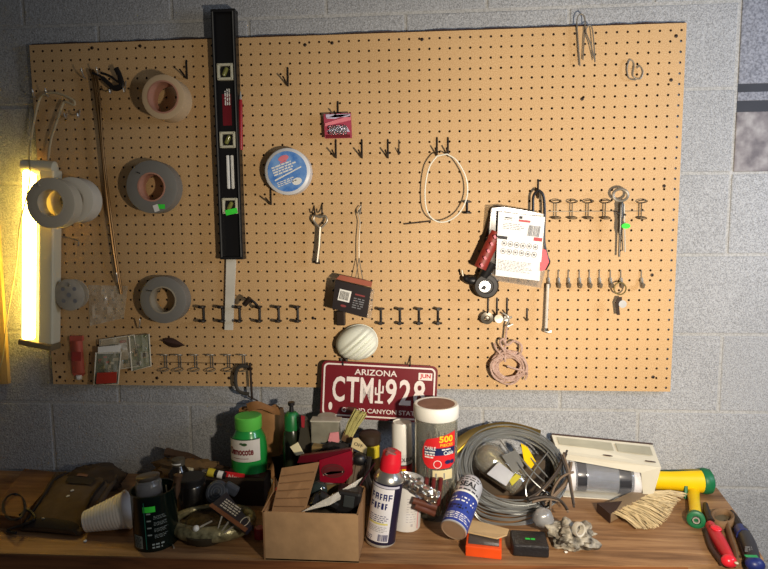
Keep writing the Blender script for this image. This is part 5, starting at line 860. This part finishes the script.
mb = MB(); f = lambda x_, y_: (FLt*(1-x_)+FRt*x_)*(1-y_)+(BLt*(1-x_)+BRt*x_)*y_+UP*.13; mb.rect(f, .04, .42, .58, .82); mb.rect(f, .62, .42, .96, .82); mb.cur = 1; mb.rect(f, .86, .1, .96, .16); mb.disc(f, .5, .15, .05, .04); part(t, 'top_print', mb, [M('print_greytan', (164, 160, 140), .6), M('print_dark', (70, 52, 46), .6)]); part(t, 'back_edge', MB().tube([BLt+UP*.05, BRt+UP*.05], .09, 6), M('print_dark'))
ax0 = Px(.25, 1.55, 1.78); t2 = T('clear_bottle', 'clear bottle with white caps lying inside the windowed carton', 'bottle', ax0-UP*1.6); L = bw-.95; r = 1.62
part(t2, 'bottle', MB().lathe([(r*.96, .6), (r, .8), (r, L-.6), (r*.96, L-.5), (r*.9, L-.5), (r*.9, .7)], ax0, u, 44, closed=True), M('bottle_clear', (226, 232, 242), .04, trans=.8, ior=1.4, var=.03, coat=1)); part(t2, 'white_cap', MB().lathe([(0, -.1), (r*.9, -.1), (r*1.02, .05), (r*1.02, .95), (r*.9, 1.0), (0, 1.0)], ax0, u, 44), M('cap_bright', (222, 222, 224), .4, var=.03)); part(t2, 'white_cap', MB().lathe([(0, L-.9), (r*.9, L-.9), (r*1.02, L-.8), (r*1.02, L-.1), (r*.85, L), (0, L)], ax0, u, 44), M('cap_bright'))
dk_ = M('band_dark', (46, 48, 54), .25); part(t2, 'dark_band', MB().lathe([(r*1.005, 1.15), (r*1.01, 1.2), (r*1.01, 2.0), (r*1.005, 2.05)], ax0, u, 44), dk_); part(t2, 'dark_band', MB().lathe([(r*1.005, L-2.2), (r*1.01, L-2.15), (r*1.01, L-1.1), (r*1.005, L-1.05)], ax0, u, 44), dk_); part(t2, 'inner_sleeve', MB().lathe([(1.2, 1.1), (1.25, 1.2), (1.25, L-1.1), (1.2, L-1.0), (0, L-1.0)], ax0, u, 32), M('sleeve_bluegrey', (20, 24, 32), .12, .1, rgb2=(96, 106, 122), scale=40)); part(t, 'window_film', MB().prism([a+UP*.1, b-u*.6+UP*.1, W(641, 474, -b.y), W(563, 460, -a.y)], v*-1, .03), M('window_film', (240, 240, 245), .03, alpha=.05, var=0))
# --- whisk brush
t = T('bench_brush', 'whisk brush with tan bristles lying in front of the carton', 'brush', B(640, 508)); bp = [B(600, 506, .9), B(611, 514, .9), B(654, 491, .9), B(644, 486, .9)]; mb = MB(); mb.prism(bp, UP, .8); part(t, 'back_block', mb, M('block_brown', (140, 118, 90), .7)); part(t, 'dark_tip', MB().prism([B(597, 503, .95), B(610, 514, .95), B(616, 510, .95), B(622, 501, .95)], UP, .9), M('tip_dark', (60, 40, 32), .6))
mb = MB()
for k in range(320):
    u_ = random.random(); x0 = 612+42*u_; y0 = 513-22*u_; s_ = random.random(); tx, ty = cat_([(638, 528, 0), (655, 528, 0), (668, 518, 0), (675, 505, 0), (688, 494, 0)], 10)[int(min(39, max(0, (u_+random.uniform(-.12, .12))*39)))][:2]
    tx += random.uniform(-3, 1); ty += random.uniform(-2, 1); hh = random.uniform(.15, 1.0); mb.tube([B(x0, y0, hh*.8+.1), B((x0+tx)/2+1, (y0+ty)/2-1.5, hh+.1), B(tx, ty, hh*.6)], [.05, .045, .02], 4, caps=False)
o_ = part(t, 'bristles', mb, M('bristle_tan', (206, 186, 144), .8, var=.2, scale=60)); o_['kind'] = 'stuff'
# --- hose nozzle
r = 1.12; p = B(676, 493); a = W(651, 479, -p.y-.3); b = W(700, 482, -p.y-.3); a.z = BT+r+.12; b.z = BT+r+.1; ax = b-a; L = ax.length; ax.normalize()
t = T('hose_nozzle', 'yellow and green pistol grip hose nozzle by the right end', 'nozzle', (a+b)/2-UP*r); part(t, 'barrel', MB().lathe([(r*.8, -.05), (r*.86, 0), (r*.88, L*.4), (r, L*.8), (r*1.05, L+.2), (0, L+.2)], a, ax, 36), yel); ng = M('nozzle_green', (20, 104, 62), .45); part(t, 'green_head', MB().lathe([(r*1.04, L+.0), (r*1.12, L+.1), (r*1.16, L+.5), (r*1.08, L+.9), (r*.8, L+1.1), (0, L+1.15)], a, ax, 36), ng); part(t, 'back_ring', MB().lathe([(r*.92, -.12), (r*.95, .1), (r*.7, .12), (r*.7, -.1)], a, ax, 32, closed=True), blk)
g0 = W(693, 492, -a.y+.6); g1 = B(695.5, 527)+UP*.78; part(t, 'grip', MB().tube(cat_([g0, (g0+g1)/2+UP*.1, g1], 6), [.62, .6, .56, .54, .52, .5, .5, .5, .5, .5, .5, .5, .5], 14), yel); axg = (g1-g0).normalized(); e = part(t, 'threaded_collar', MB().lathe([(.5, -.3), (.74, -.2), (.76, .3), (.6, .38), (.4, .36), (.36, .1), (0, .1)], g1, axg, 28), ng)
part(t, 'steel_inlet', MB().lathe([(.3, .1), (.3, .42), (.2, .42), (.18, .2)], g1, axg, 20, closed=True), steel, parent=e); part(t, 'trigger', MB().tube(cat_([W(686, 486, -a.y+1.0), W(686, 497, -a.y+1.4), W(688, 508, -a.y+2.4), W(692, 518, -g1.y)], 5), .18, 8), ng); part(t, 'pivot', MB().lathe([(.32, -.2), (.32, .2), (0, .22)], W(691, 493, -a.y+1.15), (0, -1, 0), 16), blk); part(t, 'top_strip', MB().tube(cat_([a+UP*.86, (a+b)/2+UP*.95, b+UP*1.05], 5), .16, 8), M('strip_dark', (30, 60, 40), .5))
# --- pliers at the right
def hand(name, lab, jaw, h1, h2, hm, extra):
    t = T(name, lab, 'pliers', B(*h1[0], 0)); part(t, 'jaw', MB().tube([B(*p_, .5) for p_ in jaw], [.22, .36, .42], 8), drk); part(t, 'handle', MB().tube(cat_([B(*p_, .5) for p_ in h1], 6), extra[0], 12, flat=.8), hm[0]); part(t, 'handle', MB().tube(cat_([B(*p_, .35) for p_ in h2], 6), extra[1], 10, flat=.8), hm[1]); return t
nn = 13
t = hand('pliers', 'red handled pliers on the right end of the bench', [(705.5, 504), (707, 513), (711, 523)], [(710, 526), (719, 541), (730, 560)], [(706, 530), (711, 547), (722, 563)], (M('grip_red', (196, 34, 46), .35), M('grip_dark', (60, 36, 30), .5)), ([.42+.24*math.sin(PI*min(1, (k+2)/15)) for k in range(nn)], [.25]*nn))
part(t, 'bright_patch', blob(B(716, 528, 1.15), (.45, .5, .16), 2, .05, nu=14, nv=8), M('grip_bright', (226, 40, 54), .3)); part(t, 'handle_end', blob(B(729, 561, .55), (.6, .5, .5), 2, .05, nu=16, nv=10), M('grip_bright'))
t = hand('pliers', 'navy and black handled pliers at the far right bench corner', [(731.5, 512), (736, 520), (740, 529)], [(742, 531), (749, 547), (755, 566)], [(738, 534), (743, 550), (750, 568)], (M('grip_black', (40, 38, 44), .4), M('grip_dark')), ([.5+.26*math.sin(PI*min(1, (k+2)/15)) for k in range(nn)], [.25]*nn))
part(t, 'navy_band', MB().tube([B(740, 530, .52), B(744, 537, .52)], [.62, .74], 12, flat=.8), M('grip_navy', (34, 44, 104), .4)); part(t, 'navy_end', blob(B(755, 564, .6), (.72, .6, .55), 2, .05, nu=16, nv=10), M('grip_navy')); mb = MB(); f = pm(B(751, 556, 1.32), (1, .0, 0), (0, 1, .1)); mb.rect(f, -.45, -.16, .5, .14); part(t, 'green_label', mb, M('green_label', (40, 140, 80), .5)); mb = MB(); mb.lines(pm(B(749, 548, 1.34)), -.3, -.3, .35, .2, 3, .5); part(t, 'grey_print', mb, inkg)
t = T('leather_sheath', 'worn tan leather strap looped between the two pliers', 'strap', B(724, 525)); lm = M('leather_tan', (120, 92, 62), .8, var=.2); mb = MB(); mb.tube([B(722.5+11*math.cos(a), 518.5+6.5*math.sin(a)-.25*11*math.cos(a)*-.3, .5) for a in [2*PI*k/24 for k in range(24)]], .35, 8, closed=True, flat=.7); part(t, 'loop', mb, lm)
part(t, 'tail', MB().tube(cat_([B(727, 524, .4), B(731, 540, .4), B(735, 552, .4), B(737, 563, .4)], 6), .42, 8, flat=.5), lm); part(t, 'rivet', blob(B(736.5, 563, .75), (.16, .16, .1), 1, 0, nu=10, nv=6), M('cream')); 
part(t, 'inner_leather', MB().prism([B(722.5+9*math.cos(a), 518.5+5*math.sin(a), .35) for a in [2*PI*k/16 for k in range(16)]][::-1], UP, .25), M('leather_olive', (96, 84, 60), .85))
# crumbs
for i, (x, y, lab_) in enumerate(((566, 552, 'tiny pale chip on the bench below the crumpled sheet'), (606, 518, 'tiny white chip left of the whisk brush tip'), (85, 541, 'small pale crumb on the bench below the paper cup'))): one('wood_chip', lab_, 'chip', B(x, y), blob(B(x, y, .1), (.16, .14, .09), i, .3, nu=8, nv=6), paperw)
# ------------------------------------------------------------ lights
def area(name, loc, tgt, size, e, col):
    l = bpy.data.lights.new(name, 'AREA'); l.energy = e; l.size = size*S; l.color = col; l.shape = 'DISK'; o = bpy.data.objects.new(name, l); C.objects.link(o)
    o.location = Vector(loc)*S; d = (Vector(tgt)-Vector(loc)); o.rotation_euler = d.to_track_quat('-Z', 'Y').to_euler(); return o
l = bpy.data.lights.new('work_light', 'SPOT'); l.energy = 80; l.shadow_soft_size = 1.0*S; l.color = (1., .87, .7); l.spot_size = math.radians(126); l.spot_blend = 1.0
o = bpy.data.objects.new('work_light', l); C.objects.link(o); lp_ = Vc(56-33, -46, 82.4-25); o.location = lp_*S; o.rotation_euler = (Vc(58-33, 0, 82.4-24)-lp_).to_track_quat('-Z', 'Y').to_euler()
area('cool_fill', (68, -34, 74), (40, 0, 66), 20, 13, (.66, .78, 1.))  # unseen cool lamp added to brighten and tint the right side
w = bpy.data.worlds.new('world'); bpy.context.scene.world = w; w.use_nodes = True; bg = w.node_tree.nodes['Background']; bg.inputs[0].default_value = (.8, .76, .72, 1); bg.inputs[1].default_value = .08
# ------------------------------------------------------------ camera
cam = bpy.data.cameras.new('camera'); cam.sensor_width = 36; cam.lens = FPX/768*36; cam.clip_start = .01; co = bpy.data.objects.new('camera', cam); C.objects.link(co)
cv = lambda d: Vc(d[0], -d[2], d[1])
X_, Y_, Z_ = cv(R0), -cv(R1), -cv(R2); mt = Matrix((X_, Y_, Z_)).transposed().to_4x4(); mt.translation = CB*S; co.matrix_world = mt
sc = bpy.context.scene; sc.camera = co; sc.view_settings.view_transform = 'Standard'; sc.view_settings.look = 'None'; sc.view_settings.gamma = 1; sc.view_settings.exposure = 0.0
for o in bpy.data.objects:
    if '_o' in o: del o['_o']
